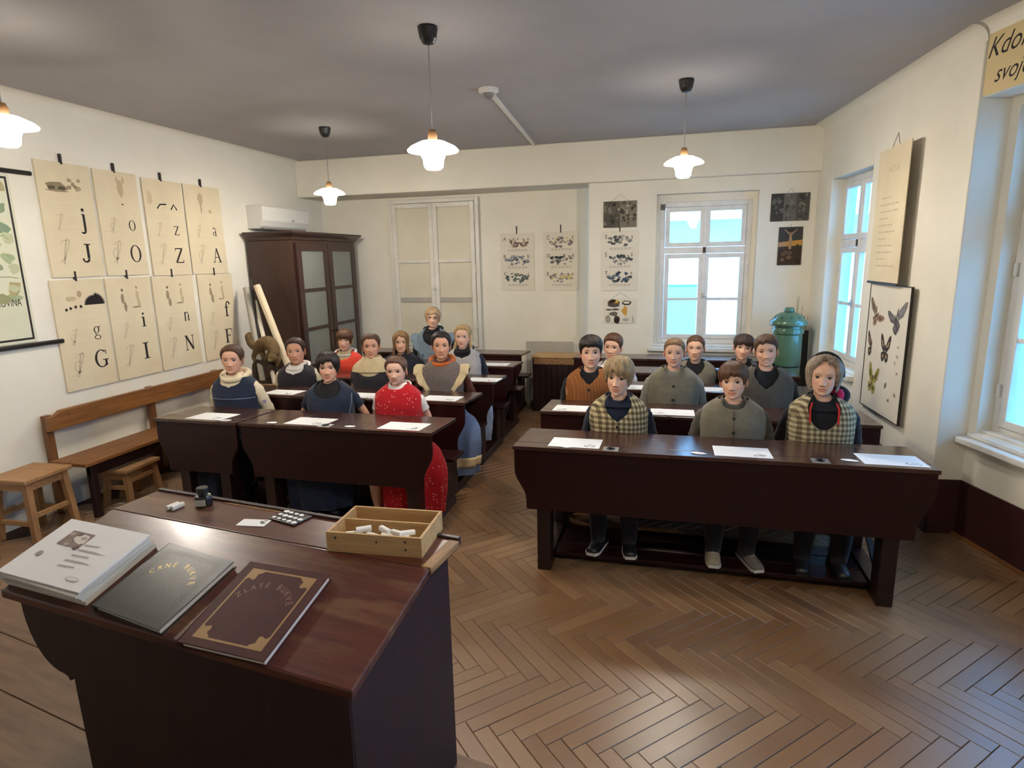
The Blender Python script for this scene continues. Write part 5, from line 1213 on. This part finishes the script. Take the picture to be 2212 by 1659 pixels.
def hair_mat(c):
    if c not in HAIRMATS:
        m, t, b = pm('hair', c, .45, 0, .35)
        v = t.coord('Object', (1, 1, .10)); f = t.math('ADD', t.math('MULTIPLY', t.noise(v, 170, 3), .6), t.math('MULTIPLY', t.noise(v, 55, 2), .4))
        t.l.new(t.ramp(f, [(.32, tuple(x*.38 for x in c)), (.68, tuple(min(1, x*1.6) for x in c))]), b.inputs['Base Color'])
        t.l.new(t.bump(f, .9, .004), b.inputs['Normal']); HAIRMATS[c] = m
    return HAIRMATS[c]
HAIR = {
 'tied':  dict(clump=.0010, topvol=.004, zend=[(0,.070),(20,.069),(34,.064),(46,.050),(56,.028),(65,.002),(76,-.012),(88,.004),(100,.006),(115,-.03),(140,-.055),(180,-.065)], thick=.010, strands=.8),
 'short': dict(zend=[(0,.040),(25,.038),(45,.036),(60,.022),(70,.000),(80,-.012),(92,.012),(106,.002),(118,-.035),(180,-.065)], thick=.013, topvol=.006, edge0=.5, clump=.003),
 'crew':  dict(zend=[(0,.060),(25,.058),(42,.050),(56,.030),(68,.004),(80,-.008),(92,.014),(106,.006),(118,-.03),(180,-.06)], thick=.0075, topvol=.010),
 'buzz':  dict(zend=[(0,.066),(25,.063),(42,.052),(56,.036),(68,.010),(80,-.004),(92,.016),(106,.008),(118,-.03),(180,-.06)], thick=.0035, topvol=.005, strands=.4),
 'mop':   dict(zend=[(0,.028),(20,.026),(40,.018),(55,-.004),(66,-.030),(85,-.040),(105,-.052),(130,-.07),(180,-.085)], thick=.017, topvol=.008, edge0=.55, clump=.0045),
 'fringe':dict(zend=[(0,.030),(25,.028),(45,.022),(58,.000),(70,-.022),(84,.002),(98,.004),(115,-.03),(180,-.065)], thick=.012, topvol=.006, edge0=.5, clump=.0042),
 'bangs': dict(zend=[(0,.020),(25,.018),(42,.010),(54,-.020),(64,-.052),(76,-.030),(88,.005),(102,.0),(118,-.04),(180,-.07)], thick=.011, topvol=.004, edge0=.5, clump=.002),
 'long':  dict(zend=[(0,.062),(18,.056),(32,.036),(44,-.01),(54,-.11),(66,-.17),(90,-.185),(130,-.19),(180,-.19)], thick=.011, hang=-.02, flare=.10, edge0=.4, clump=.0025),
 'bob':   dict(zend=[(0,.045),(22,.040),(40,.025),(56,-.01),(68,-.045),(90,-.050),(120,-.06),(180,-.08)], thick=.013, topvol=.008, edge0=.45, clump=.0050),
 'curls': dict(zend=[(0,.074),(22,.070),(38,.056),(52,.026),(64,-.03),(76,-.075),(95,-.088),(130,-.09),(180,-.09)], thick=.022, hang=-.03, flare=.06, topvol=.002, strands=2.2, edge0=.4, clump=.005),
}
def sleeve(root, P, sx, mat, upto, rad=1.25, name='sleeve', seed=0, start=0):
    pts = arm_path(sx, P, P.get('elbow', 0)); n = upto+1; rr_ = [r*rad for r in ARM_R[:n]]; pts = [Vector(p) for p in pts[:n]]
    Pp, rd = spline(pts, rr_, 7); rs = np.random.RandomState(seed+int(sx > 0)); ph = rs.uniform(0, 6)
    rd = [r*(1+.05*math.sin(i*1.3+ph)+.035*math.sin(i*2.9)) for i, r in enumerate(rd)]; rd[-1] *= .97
    return MB().tube(Pp, rd, 18).build(name, mat, root, smooth=True)
def ring_tube(pts, rad, n=12): 
    P_ = [Vector(p) for p in pts]; m = len(P_); rings = []
    rad = rad if hasattr(rad, '__len__') else [rad]*m
    for i, p in enumerate(P_):
        t = (P_[(i+1) % m]-P_[i-1]).normalized(); a = t.cross(Vector((0,0,1))).normalized(); b = a.cross(t)
        rings.append([tuple(p+a*(rad[i]*math.cos(2*math.pi*k/n))+b*(rad[i]*math.sin(2*math.pi*k/n))) for k in range(n)])
    rings.append(rings[0]); return MB().loft(rings, cap=False)
def skirt(root, P, mat, dx=0, wide=1.0, hem=.13, seed=0, band=None):
    rs = np.random.RandomState(seed); n = 64; rings = []
    st = [((0,.0,zmap(.60,P)), 0, .150*P['ws'], .112), ((0,-.03,zmap(.555,P)), 18, .175*P['ws'], .115), ((dx*.4,-.13,.535), 62, .215*wide, .088), ((dx*.75,-.24,.520), 84, .245*wide, .088), ((dx*.95,-.335,.475), 128, .255*wide, .105), ((dx,-.375,.40), 165, .255*wide, .115), ((dx,-.375,.30), 178, .245*wide, .125), ((dx*.97,-.37,.20), 180, .235*wide, .130), ((dx*.95,-.365,hem), 180, .230*wide, .135)]
    ph = rs.uniform(0, 6.28, 3)
    C_ = [Vector(s[0]) for s in st]; A_ = [s[1] for s in st]; W_ = [s[2] for s in st]; D_ = [s[3] for s in st]; K = 5
    Cc, Wc = spline(C_, W_, K); _, Dc = spline(C_, D_, K); _, Ac = spline(C_, A_, K)
    for i, c in enumerate(Cc):
        q = i/(len(Cc)-1); amp = .018*max(0, q-.25); al = R(Ac[i]); ring = []
        for j in range(n):
            th = 2*math.pi*j/n; fo = 1+amp/.2*(math.sin(9*th+ph[0]+q*2)+.6*math.sin(14*th+ph[1]-q*3)+.5*math.sin(5*th+ph[2]))
            x = Wc[i]*math.cos(th)*fo; d = Dc[i]*math.sin(th)*fo
            # ring plane turns from horizontal (waist) over vertical (lap) to horizontal again (hem)
            ring.append((c.x+x, c.y+d*math.cos(al), c.z-d*math.sin(al)*-1 if False else c.z+d*math.sin(al)))
        rings.append(ring)
    return MB().loft(rings, cap=False).build('skirt', mat, root, smooth=True, solid=.004)
def shoe(root, sx, mat, sole=None, turn=0, y=-.315, x=.095):
    r_ = [(-.085,.036,.050),(-.06,.040,.062),(-.02,.040,.066),(.03,.042,.052),(.075,.044,.040),(.115,.040,.034),(.138,.026,.026)]
    def prof(zlo, grow=0, top=True):
        rings = []
        for l, w_, h in r_:
            ring = []
            for k in range(14):
                a = 2*math.pi*k/14; zz_ = zlo+(h*max(0, math.sin(a))**.8 if top else (.018 if math.sin(a) > 0 else 0))
                ring.append(((w_+grow)*math.cos(a), -(l+(grow if l > 0 else -grow)), zz_))
            rings.append(ring)
        return rings
    m = Matrix.Translation((sx*x, y, .062)) @ Matrix.Rotation(turn, 4, 'Z')
    up = MB().loft(prof(.014)).xform(m).build('shoe', mat, root, smooth=True)
    MB().loft(prof(0, .003, False)).xform(m).build('sole', sole or 'black', up)
    lm = MB()
    for k in range(4): lm.tube([(-.018, -.02-.016*k, .066-.006*k), (0, -.02-.016*k, .072-.006*k), (.018, -.02-.016*k, .066-.006*k)], .0025, 5)
    lm.xform(m).build('laces', 'sole' if mat != 'black' else 'black', up)
def skin_tone(k=0): return [sr(214,166,138), sr(224,178,150), sr(206,154,124), sr(220,176,152)][k]
HEADZ = 1.055; WSC = .93
TOPCHIN = {(1337,812):(768,855),(1587,828):(780,863),(1782,822):(767,856),(1275,766):(723,796),(1457,770):(730,793),(1657,770):(722,792),(1324,762):(719,778),(1503,766):(724,779),(1604,762):(721,778),(499,790):(745,808),(706,803):(759,825),(855,818):(769,831),(637,768):(729,787),(799,763):(720,775),(951,758):(716,776),(742,748):(710,758),(864,755):(715,763),(998,742):(701,751),(933,692):(663,708)}
def person(label, px, py, Yc, hair, hcol, skin=0, eye_c=(.05,.03,.02), look=1.0, yaw=0, tilt=0, nod=0, smile=.3, ws=1.1, hs=1.0, chin=None, body_yaw=None, jaw=1.0, elbow=.0, brow=None, name='person', age=0, group=None, bt=1.0, open_=1.0):
    ht = HAIR[hair]['thick']*.55+HAIR[hair].get('topvol', 0); ct = at(px, TOPCHIN[(px, py)][0], Y=Yc-.02); cb_ = at(px, TOPCHIN[(px, py)][1], Y=Yc-.06); hs = (ct.z-cb_.z)/(.2+ht); c = cb_.copy(); c.x = at(px, (TOPCHIN[(px, py)][0]+TOPCHIN[(px, py)][1])/2, Y=Yc-.02).x; c.z = cb_.z+.1*hs; zc = c.z; ws = ws*WSC
    P = dict(ws=ws, sz=(zc-.1*hs-.43)/(.940-.43), elbow=elbow, hs=hs)
    r = thing(name, label, 'person', (c.x, Yc, 0), 0, group)
    phi = math.atan2(-c.x, Yc)               # turn that faces the camera
    r.rotation_euler = (0, 0, phi*.22 if body_yaw is None else body_yaw); by = r.rotation_euler.z
    hy = phi*look+yaw-by
    sk = skin_tone(skin); br_ = brow or tuple(v*.8 for v in hcol)
    V, F, C = head_mesh(sk, br_, None, smile, age, jaw, bt, (HAIR[hair]['zend'], hcol) if hair in ('tied', 'buzz', 'crew') else None)
    HM = Matrix.Translation((0, -.012, zc)) @ Matrix.Translation((0, .015, -.05)) @ Euler((R(nod), R(tilt), hy), 'XYZ').to_matrix().to_4x4() @ Matrix.Translation((0, -.015, .05)) @ Matrix.Diagonal(((hs+1)*.485, (hs+1)*.49, hs, 1))
    V = [tuple(HM @ Vector(v)) for v in V]
    bV, bF = body_core(P)
    nk = MB().tube([(0, .022, zc-.035), (0, .020, zc-.085*hs), (0, .018, zc-.118*hs), (0, .018, zc-.155*hs)], [.042*hs, .041*hs, .046*hs, .060*hs], 20, smoothn=3)
    for ex in (nk,):
        o_ = len(V); V += ex.v; F += [tuple(i+o_ for i in f) for f in ex.f]; C += [list(sk)]*len(ex.v)
    o_ = len(V); V += bV; F += [tuple(i+o_ for i in f) for f in bF]; C += [list(sk)]*len(bV)
    mb = MB(); mb.v = V; mb.f = F; mb.c = [tuple(q[:3]) for q in C]
    me = bpy.data.meshes.new('body'); me.from_pydata(V, [], F); me.update()
    ca = me.color_attributes.new('Col', 'FLOAT_COLOR', 'POINT'); ca.data.foreach_set('color', np.array([c4(q) for q in mb.c], dtype=np.float32).ravel())
    me.materials.append(M['skin']); me.polygons.foreach_set('use_smooth', [True]*len(me.polygons))
    link('body', me, r)
    loc, rq, sc_ = HM.decompose()
    for sx in (-1, 1):
        eV, eF, eC = eye_mesh(eye_c, 0, open_, smile); em = MB(); em.v = [tuple(q) for q in eV]; em.f = eF; em.c = [tuple(q) for q in eC]
        m_ = HM @ Matrix.Translation((sx*.0300, -.0655, .0015)) @ Matrix.Rotation(sx*R(14), 4, 'Z')
        em.xform(m_).build('eye', 'eye', r, smooth=True)
    H = dict(HAIR[hair]); hm = hair_mesh(P_h=None, seed=int(px), **H)
    hm.xform(HM).build('hair', hair_mat(hcol), r, smooth=True, solid=.003)
    P['HM'] = HM; P['zc'] = zc
    return r, P
def collar_band(root, P, mat, s0, s1, off=.014, name='collar', smin=None, solid=.005):
    top = (lambda a, u: s1) if smin is None else neck_round(smin, s1, 60)
    return garment(name, mat, root, P, off, s0, top, 64, 14, .0, 3, solid)
def buttons(root, P, off, zs, mat='black', x=0, n='button', rad=.010):
    for s in zs:
        bx_, by_, bz = torso_pt(np.array(0.0), np.array(s), off+.004, P)
        MB().lathe([(.001,0),(rad,0),(rad,.004),(rad*.6,.006),(.001,.006)], 14).xform(Matrix.Translation((x, float(by_), float(bz))) @ Matrix.Rotation(R(90), 4, 'X')).build(n, mat, root)
def trousers(root, P, mat):
    mb = MB()
    for sx in (-1, 1): mb.tube([(sx*.075*P['ws'], .0, .50), (sx*.085, -.20, .51), (sx*.095, -.36, .505), (sx*.095, -.372, .45), (sx*.095, -.352, .28), (sx*.095, -.318, .115)], [.082,.074,.064,.060,.056,.046], 14, smoothn=3)
    return mb.build('trousers', mat, root, smooth=True)
def ponytail(root, P, hcol, kind='bun'):
    hm_ = hair_mat(hcol); HM = P['HM']
    if kind == 'bun': MB().ball((0, .108, .0), (.03, .026, .03)).xform(HM).build('hair_bun', hm_, root, smooth=True)
    elif kind == 'tail': MB().tube([(0,.09,.01),(.0,.125,-.01),(.0,.125,-.07),(.0,.11,-.13)], [.016,.026,.024,.008], 12, smoothn=4).xform(HM).build('ponytail', hm_, root, smooth=True)
    elif kind == 'braids':
        for sx in (-1, 1):
            pts = [Vector((sx*.062,.035,-.045)), Vector((sx*.075,.02,-.09)), Vector((sx*.082,.0,-.14)), Vector((sx*.085,-.02,-.19))]; Pp, rd = spline(pts, [.014,.016,.015,.009], 8)
            rd = [r*(1+.28*abs(math.sin(i*.9))) for i, r in enumerate(rd)]
            MB().tube(Pp, rd, 12).xform(HM).build('braid', hm_, root, smooth=True)
C_ = {
 'navy': cloth('navy_denim', sr(34,42,60)), 'navy2': cloth('dark_navy_cloth', sr(38,40,50)), 'char': cloth('charcoal_cloth', sr(44,42,46)), 'hood': cloth('cream_fleece', sr(226,210,178)),
 'cream': cloth('cream_linen', sr(206,186,146)), 'white': cloth('white_cotton', sr(232,224,218)), 'red': dotted('red_dotted_cotton', sr(176,26,34), sr(232,170,160), 55, .24), 'coral': cloth('coral_cloth', sr(222,72,54), .06),
 'orange': cloth('orange_scarf', sr(176,92,40)), 'check_s': gingham('small_grey_check', sr(150,136,122), sr(108,98,94), sr(56,52,60), .0135), 'bluecheck': gingham('blue_check', sr(132,152,186), sr(98,116,152), sr(64,78,110), .011),
 'slateblue': cloth('grey_blue_cotton', sr(112,128,140)), 'black': cloth('black_cotton', sr(26,25,28)), 'blackblue': cloth('blue_black_shirt', sr(26,32,48)), 'brownred': cloth('brown_jersey', sr(86,44,34)),
 'vest_check': gingham('wool_check', sr(206,192,152), sr(140,124,92), sr(74,62,50), .034), 'vest_check2': gingham('wool_check_fine', sr(202,190,154), sr(144,130,100), sr(84,72,58), .031), 'grey': cloth('grey_brown_wool', sr(116,110,94)), 'grey2': cloth('dark_grey_wool', sr(82,78,70)), 'greyshirt': cloth('grey_linen', sr(134,130,118)),
 'brown': striped('brown_striped_wool', sr(136,84,46), sr(164,116,74), .026, .14), 'palegrey': cloth('pale_grey_cotton', sr(172,166,162)), 'paleblue': cloth('pale_blue_cotton', sr(150,168,200)), 'floral': None, 'magenta': cloth('magenta_lining', sr(190,40,90)), 'redstrap': cloth('red_strap', sr(196,40,34)), 'denimline': cloth('pale_stitch', sr(140,150,176)),
 'jeans': cloth('dark_trousers', sr(32,32,38)), 'beigeshoe': noisy('beige_suede', sr(176,162,134), sr(158,144,118), ns=20, rough=.8), 'greyshoe': noisy('grey_suede', sr(128,118,106), sr(108,98,90), ns=20, rough=.8),
}
def floral():
    m, t, b = pm('floral_sleeve', sr(222,206,176), .9, 0, .2)
    v = t.coord('Object'); n = t.new('ShaderNodeTexVoronoi'); t.l.new(v, n.inputs['Vector']); n.inputs['Scale'].default_value = 11
    d = n.outputs['Distance']; nz = t.math('ADD', d, t.math('MULTIPLY', t.noise(v, 40, 3), .25)); o = sep(t, v)
    low = t.math('LESS_THAN', o[2], .80)
    k1 = t.math('MULTIPLY', t.math('LESS_THAN', nz, .42), low); k2 = t.math('MULTIPLY', t.math('LESS_THAN', nz, .26), low)
    t.l.new(t.mix(k2, t.mix(k1, c4(sr(222,206,176)), c4(sr(158,142,172))), c4(sr(70,50,58))), b.inputs['Base Color']); return m
C_['floral'] = floral()
# ------------------------------------------------------------------ the class
BLK = sr(34,26,23); DBR = sr(78,55,40); MBR = sr(86,58,38); LBR = sr(130,96,62); BLD = sr(170,140,98); GRB = sr(150,126,92); SAND = sr(116,88,58)
BRE = (.030,.015,.008); BLE = (.055,.075,.090); HZE = (.09,.075,.04)
OFFY = .60
G_B = 'boys on the right benches'; G_G = 'girls on the left benches'
def boy_vest(r, P, vest, shirt, neck, sleeve_to=5, trous='jeans', collar=None, nb=(.55,.40,.25), und=.93, bmat='black', rad=1.28):
    garment('shirt', C_[shirt], r, P, .002, .0, neck_round(und, .985, 60), seed=1, fold=.001)
    garment('vest', C_[vest], r, P, .016, .02, neck, seed=int(P['zc']*1000), fold=.0035)
    for sx in (-1, 1): sleeve(r, P, sx, C_[shirt] if sleeve_to != 9 else C_[vest], min(sleeve_to, 5), rad)
    if nb: buttons(r, P, .018, nb, bmat)
    trousers(r, P, C_[trous])
def seams(r, P, off, mat, s0, s1):
    pts = [torso_pt(np.array(0.0), np.array(s), off+.0035, P) for s in np.linspace(s0, s1, 14)]
    MB().tube([(float(a), float(b), float(c)) for a, b, c in pts], .0022, 6).build('button_edge', mat, r)
# right row 1
r, P = person('boy with a blond fringe in a cream checked vest over a navy shirt', 1337, 812, YR[0]+OFFY, 'mop', GRB, 1, BRE, 1.0, R(-12), 2, 2, .15, 1.16, 1.02, group=G_B)
boy_vest(r, P, 'vest_check', 'blackblue', neck_v(.66, .95, 44), 5, nb=(.60,.42,.24)); seams(r, P, .017, C_['vest_check'], .05, .64)
garment('collar', C_['blackblue'], r, P, .014, .84, neck_v(.85, .965, 45), 64, 14, .0, 3, .006)
for sx, a in ((-1, -.25), (1, .1)): shoe(r, sx, 'black', 'sole', a)
r, P = person('boy with short brown hair in a buttoned grey-brown vest', 1587, 828, YR[0]+OFFY, 'fringe', MBR, 1, BRE, 1.0, R(-6), -3, 1, .25, 1.20, .97, group=G_B)
boy_vest(r, P, 'grey', 'grey2', neck_round(.86, .955, 50), 5, nb=(.78,.60,.42,.24), rad=1.42); seams(r, P, .017, C_['grey2'], .05, .84)
shoe(r, -1, C_['beigeshoe'], 'sole', .0); shoe(r, 1, C_['greyshoe'], 'sole', .35, -.32, .105)
r, P = person('child with wavy greyish hair, dark hairband and a checked vest by the wall', 1782, 822, YR[0]+OFFY, 'curls', sr(146,130,114), 1, BRE, 1.0, R(-2), 2, 0, .0, 1.16, 1.0, group=G_B)
boy_vest(r, P, 'vest_check2', 'black', neck_round(.62, .95, 46), 5, nb=(.48,.30)); seams(r, P, .017, C_['vest_check2'], .05, .60)
garment('collar', C_['black'], r, P, .012, .82, neck_round(.89, .965, 60), 64, 14, .0, 3, .006)
hb = [(.097*math.cos(a), .012, .012+.112*math.sin(a)) for a in [R(-5+190*k/24) for k in range(25)]]
MB().tube(hb, .0085, 10, 1.6).xform(P['HM']).build('hairband', C_['black'], r, smooth=True)
hd = MB().tube([(-.09,.07,P['zc']-.16),(.0,.10,P['zc']-.125),(.08,.075,P['zc']-.10),(.122,.03,P['zc']-.115),(.10,-.035,P['zc']-.165)], [.02,.034,.036,.034,.016], 14, smoothn=4).build('hood', C_['black'], r, smooth=True)
MB().tube([(.05,.03,P['zc']-.10),(.090,.0,P['zc']-.098),(.092,-.035,P['zc']-.140)], [.010,.024,.012], 12, smoothn=4).build('hood_lining', C_['magenta'], hd, smooth=True)
for sx in (-1, 1):
    q = [torso_pt(np.array(sx*a), np.array(s), .020, P) for a, s in ((.42,.90),(.38,.84),(.34,.78),(.32,.70))]; MB().tube([(float(a), float(b), float(c)) for a, b, c in q], .0055, 8).build('red_drawcord', C_['redstrap'], r)
for sx in (-1, 1): shoe(r, sx, 'black', 'black', sx*.1)
# right row 2
r, P = person('dark-haired boy in a brown striped vest at the aisle', 1275, 766, YR[1]+OFFY, 'short', BLK, 1, BRE, 1.0, R(2), 0, 0, .45, 1.20, 1.02, group=G_B, jaw=1.10, bt=1.3)
boy_vest(r, P, 'brown', 'black', neck_v(.76, .955, 42), 3, nb=(.68,.46), rad=1.35)
for sx in (-1, 1): shoe(r, sx, 'black', 'black')
r, P = person('boy with buzz-cut hair in a grey vest over a grey shirt', 1457, 770, YR[1]+OFFY, 'buzz', SAND, 1, BRE, 1.0, R(-3), 1, 0, .6, 1.18, .98, group=G_B)
boy_vest(r, P, 'grey', 'greyshirt', neck_round(.86, .955, 46), 5, nb=(.74,.54), rad=1.45)
for sx in (-1, 1): shoe(r, sx, 'black', 'black')
r, P = person('laughing boy in a dark grey vest with black sleeves', 1657, 770, YR[1]+OFFY, 'crew', DBR, 1, BRE, 1.0, R(2), -4, 0, 1.0, 1.22, 1.0, group=G_B, open_=.6)
boy_vest(r, P, 'grey2', 'black', neck_v(.70, .955, 44), 5, nb=None, rad=1.35)
for sx in (-1, 1): shoe(r, sx, 'black', 'black')
# right row 3
r, P = person('boy in a white shirt half hidden behind the brown-vested boy', 1324, 762, YR[2]+OFFY, 'crew', MBR, 1, BRE, 1.0, R(-14), 3, 0, .1, 1.06, .96, group=G_B)
boy_vest(r, P, 'palegrey', 'white', neck_v(.55, .93, 60), 5, nb=None)
r, P = person('boy with cropped hair, black shirt and grey vest before the window', 1503, 766, YR[2]+OFFY, 'buzz', MBR, 1, BLE, 1.0, R(-4), 0, 0, .05, 1.10, .95, group=G_B)
boy_vest(r, P, 'grey', 'black', neck_v(.70, .955, 46), 5, nb=None)
r, P = person('boy with a heavy dark fringe peering beside the laughing boy', 1604, 762, YR[2]+OFFY, 'fringe', sr(62,48,42), 1, BRE, 1.0, R(4), 8, 0, .2, 1.06, .95, group=G_B)
boy_vest(r, P, 'grey2', 'black', neck_v(.70, .955, 46), 5, nb=None)
# left row 1
def girl(r, P, dress, under, smin, sl='none', slm=None, skirtm=None, dx=0, wide=1.0, hem=.13, smax=.955, uw=64, rad=1.25, fold=.004):
    if under: garment('blouse', C_[under], r, P, .002, .3, neck_round(.955, .99, 60), seed=2, fold=.001)
    garment('dress', C_[dress], r, P, .014, .06, neck_round(smin, smax, uw), seed=int(P['zc']*997), fold=fold)
    skirt(r, P, C_[skirtm or dress], dx, wide, hem, int(P['zc']*991))
    if sl != 'none':
        for sx in (-1, 1): sleeve(r, P, sx, C_[slm or under], {'short': 2, 'elbow': 3, 'long': 5}[sl], rad)
    for sx in (-1, 1): shoe(r, sx, 'black', 'black')
def hood_ring(r, P, mat, rad=.026, name='hood', front=.0, wide=1.0):
    z = P['zc']-.108*P['hs']-.02; n = 28; pts = []
    for k in range(n):
        a = 2*math.pi*k/n; fx, fy = math.sin(a), -math.cos(a); pts.append((.090*wide*fx*P['ws']/.97, .016+(.078 if fy > 0 else .098)*fy, z+.010+(.018*fy if fy > 0 else .030*fy)))
    rr_ = [rad*(.75+.35*(.5+.5*math.cos(2*math.pi*k/n+math.pi))+.08*math.sin(7*k)) for k in range(n)]
    return ring_tube(pts, rr_).build(name, mat, r, smooth=True)
r, P = person('girl with tied-back brown hair, cream hood and navy pinafore nearest the wall', 499, 790, YL[0]+OFFY, 'tied', DBR, 0, BLE, .60, R(-2), 2, 0, .0, 1.14, 1.02, body_yaw=R(10), group=G_G, elbow=.01)
girl(r, P, 'navy', 'hood', .80, 'long', 'floral', uw=70, rad=1.45); hood_ring(r, P, C_['hood'], .028); ponytail(r, P, DBR, 'bun')
q = [torso_pt(np.array(a), np.array(.62), .020, P) for a in np.linspace(-1.25, 1.25, 30)]; MB().tube([(float(a), float(b), float(c)) for a, b, c in q], .0022, 6).build('stitched_band', C_['denimline'], r)
r, P = person('short-haired girl in a sleeveless navy dress, middle of the front left row', 706, 803, YL[0]+OFFY, 'bob', sr(36,27,24), 0, BRE, .80, R(-2), 0, 1, .05, 1.12, 1.02, body_yaw=R(14), group=G_G, elbow=.045, bt=1.25)
girl(r, P, 'navy', 'black', .74, 'short', 'navy', uw=72, rad=1.3)
q = [torso_pt(np.array(a), np.array(s), .020, P) for a, s in ((1.35,.80),(1.15,.66),(1.0,.50),(.9,.34),(.85,.22))]; MB().tube([(float(a), float(b), float(c)) for a, b, c in q], .0028, 6, smoothn=4).build('piping', C_['denimline'], r)
r, P = person('girl in a red dotted dress with white neckline at the aisle end', 855, 818, YL[0]+OFFY, 'tied', sr(88,62,48), 3, BRE, .62, R(-6), -1, 2, .05, 1.10, 1.02, body_yaw=R(8), group=G_G, elbow=.005)
girl(r, P, 'red', 'white', .905, 'short', 'white', None, .19, .90, .12, uw=66, smax=.965, rad=1.15); hood_ring(r, P, C_['white'], .008, 'neckline', wide=.95)
for sx in (-1, 1): sleeve(r, P, sx, C_['red'], 1, 1.35, 'cap_sleeve'); ponytail(r, P, sr(88,62,48), 'tail')
# left row 2
r, P = person('smiling girl with tied dark hair, white collar and cream sleeves', 637, 768, YL[1]+OFFY, 'tied', sr(62,46,38), 2, BRE, .72, R(-2), -3, 0, .6, 1.18, 1.03, body_yaw=R(10), group=G_G, jaw=1.08)
girl(r, P, 'char', 'white', .80, 'elbow', 'hood', rad=1.5); hood_ring(r, P, C_['white'], .016, 'collar'); ponytail(r, P, sr(62,46,38), 'tail')
r, P = person('girl with a wide cream collar over a black dress', 799, 763, YL[1]+OFFY, 'tied', sr(80,56,42), 2, BRE, .85, R(0), 0, 0, .45, 1.12, 1.0, body_yaw=R(10), group=G_G, bt=1.3)
girl(r, P, 'char', 'cream', .70, 'short', 'char', uw=78); collar_band(r, P, C_['cream'], .77, .985, .018, 'collar'); ponytail(r, P, sr(80,56,42), 'bun')
r, P = person('girl with an orange scarf and small-checked dress with cream ruffles', 951, 758, YL[1]+OFFY, 'tied', BLK, 2, BRE, .88, R(0), 1, 0, .55, 1.14, 1.03, body_yaw=R(10), group=G_G, bt=1.5, elbow=.04)
girl(r, P, 'check_s', 'brownred', .86, 'elbow', 'brownred', 'bluecheck', .15, .86, .13); hood_ring(r, P, C_['orange'], .026, 'scarf'); ponytail(r, P, BLK, 'tail')
def ruffle(r, P, mat):
    for sx in (-1, 1):
        n, m = 30, 8; rings = []
        for k in range(n):
            q = k/(n-1); a = R(25+130*q); u = a*1.0
            bx_, by_, bz = torso_pt(np.array(sx*u), np.array(.50+.36*math.sin(math.pi*q)), .016, P); ring = []
            for j in range(m):
                v = j/(m-1); wv = .016*math.sin(k*1.25)*v; ext = .085*math.sin(math.pi*(.12+.76*q))*v
                ring.append((float(bx_)+sx*ext, float(by_)+wv+(.02*math.cos(a)*-v), float(bz)+ext*.28-.03*v*v+wv*.5))
            rings.append(ring)
        MB().loft(rings, close=False).build('ruffle', mat, r, smooth=True, solid=.003)
ruffle(r, P, C_['cream'])
sk_ = [o for o in r.children if o.name.startswith('skirt')][0]
bnd = MB(); vs0 = np.array([v.co[:] for v in sk_.data.vertices]); n = 64; rows = len(vs0)//n
sel = [k for k in range(rows) if .19 < vs0[k*n:(k+1)*n, 2].mean() < .30]
bnd.loft([[tuple(np.array([.0+q[0]+(q[0]-vs0[k*n:(k+1)*n,0].mean())*.03, q[1]+(q[1]-vs0[k*n:(k+1)*n,1].mean())*.03, q[2]])) for q in vs0[k*n:(k+1)*n]] for k in sel], cap=False).build('hem_band', C_['cream'], r, smooth=True, solid=.003)
# left row 3
r, P = person('girl with a full fringe in a bright coral red dress', 742, 748, YL[2]+OFFY, 'bangs', MBR, 1, BRE, .78, R(-4), 4, 0, .5, 1.10, 1.04, body_yaw=R(12), group=G_G)
girl(r, P, 'coral', 'cream', .80, 'short', 'coral', rad=1.4); hood_ring(r, P, C_['white'], .015, 'collar', wide=1.1)
r, P = person('girl with long loose brown hair in a dark navy dress', 864, 755, YL[2]+OFFY, 'long', LBR, 1, BRE, .9, R(0), 2, 0, .4, 1.16, 1.02, body_yaw=R(12), group=G_G)
girl(r, P, 'navy2', 'navy2', .84, 'short', 'navy2', rad=1.7)
r, P = person('girl with blonde braids in a pale grey pinafore over black collar', 998, 742, YL[2]+OFFY, 'tied', BLD, 3, BLE, .72, R(-4), 2, 2, .05, 1.12, .98, body_yaw=R(10), group=G_G)
girl(r, P, 'palegrey', 'black', .80, 'elbow', 'blackblue', 'paleblue', .12, .78, .18, rad=1.45); hood_ring(r, P, C_['black'], .018, 'collar'); ponytail(r, P, BLD, 'braids')
# woman in the last occupied row
r, P = person('older woman with short fair hair and glasses in a grey-blue pinafore', 933, 692, YL[3]+OFFY, 'bob', sr(176,146,110), 1, BRE, .9, R(0), 3, 0, .75, 1.24, 1.06, body_yaw=R(12), age=1)
girl(r, P, 'slateblue', 'black', .66, 'long', 'black', uw=60, rad=1.45); hood_ring(r, P, C_['black'], .013, 'collar'); 
ruffle(r, P, C_['slateblue'])
gl = MB()
for sx in (-1, 1): gl.tube([(sx*.0305+.020*math.cos(a), -.0815+abs(.020*math.cos(a)+.0305)*.12, .000+.0145*math.sin(a)) for a in [2*math.pi*k/20 for k in range(21)]], .0019, 6)
gl.tube([(-.010,-.083,.003),(0,-.086,.005),(.010,-.083,.003)], .0013, 6)
for sx in (-1, 1): gl.tube([(sx*.051,-.072,.004),(sx*.072,-.03,.004),(sx*.078,.01,.0)], .0013, 6)
gl.xform(P['HM']).build('glasses', 'iron', r)
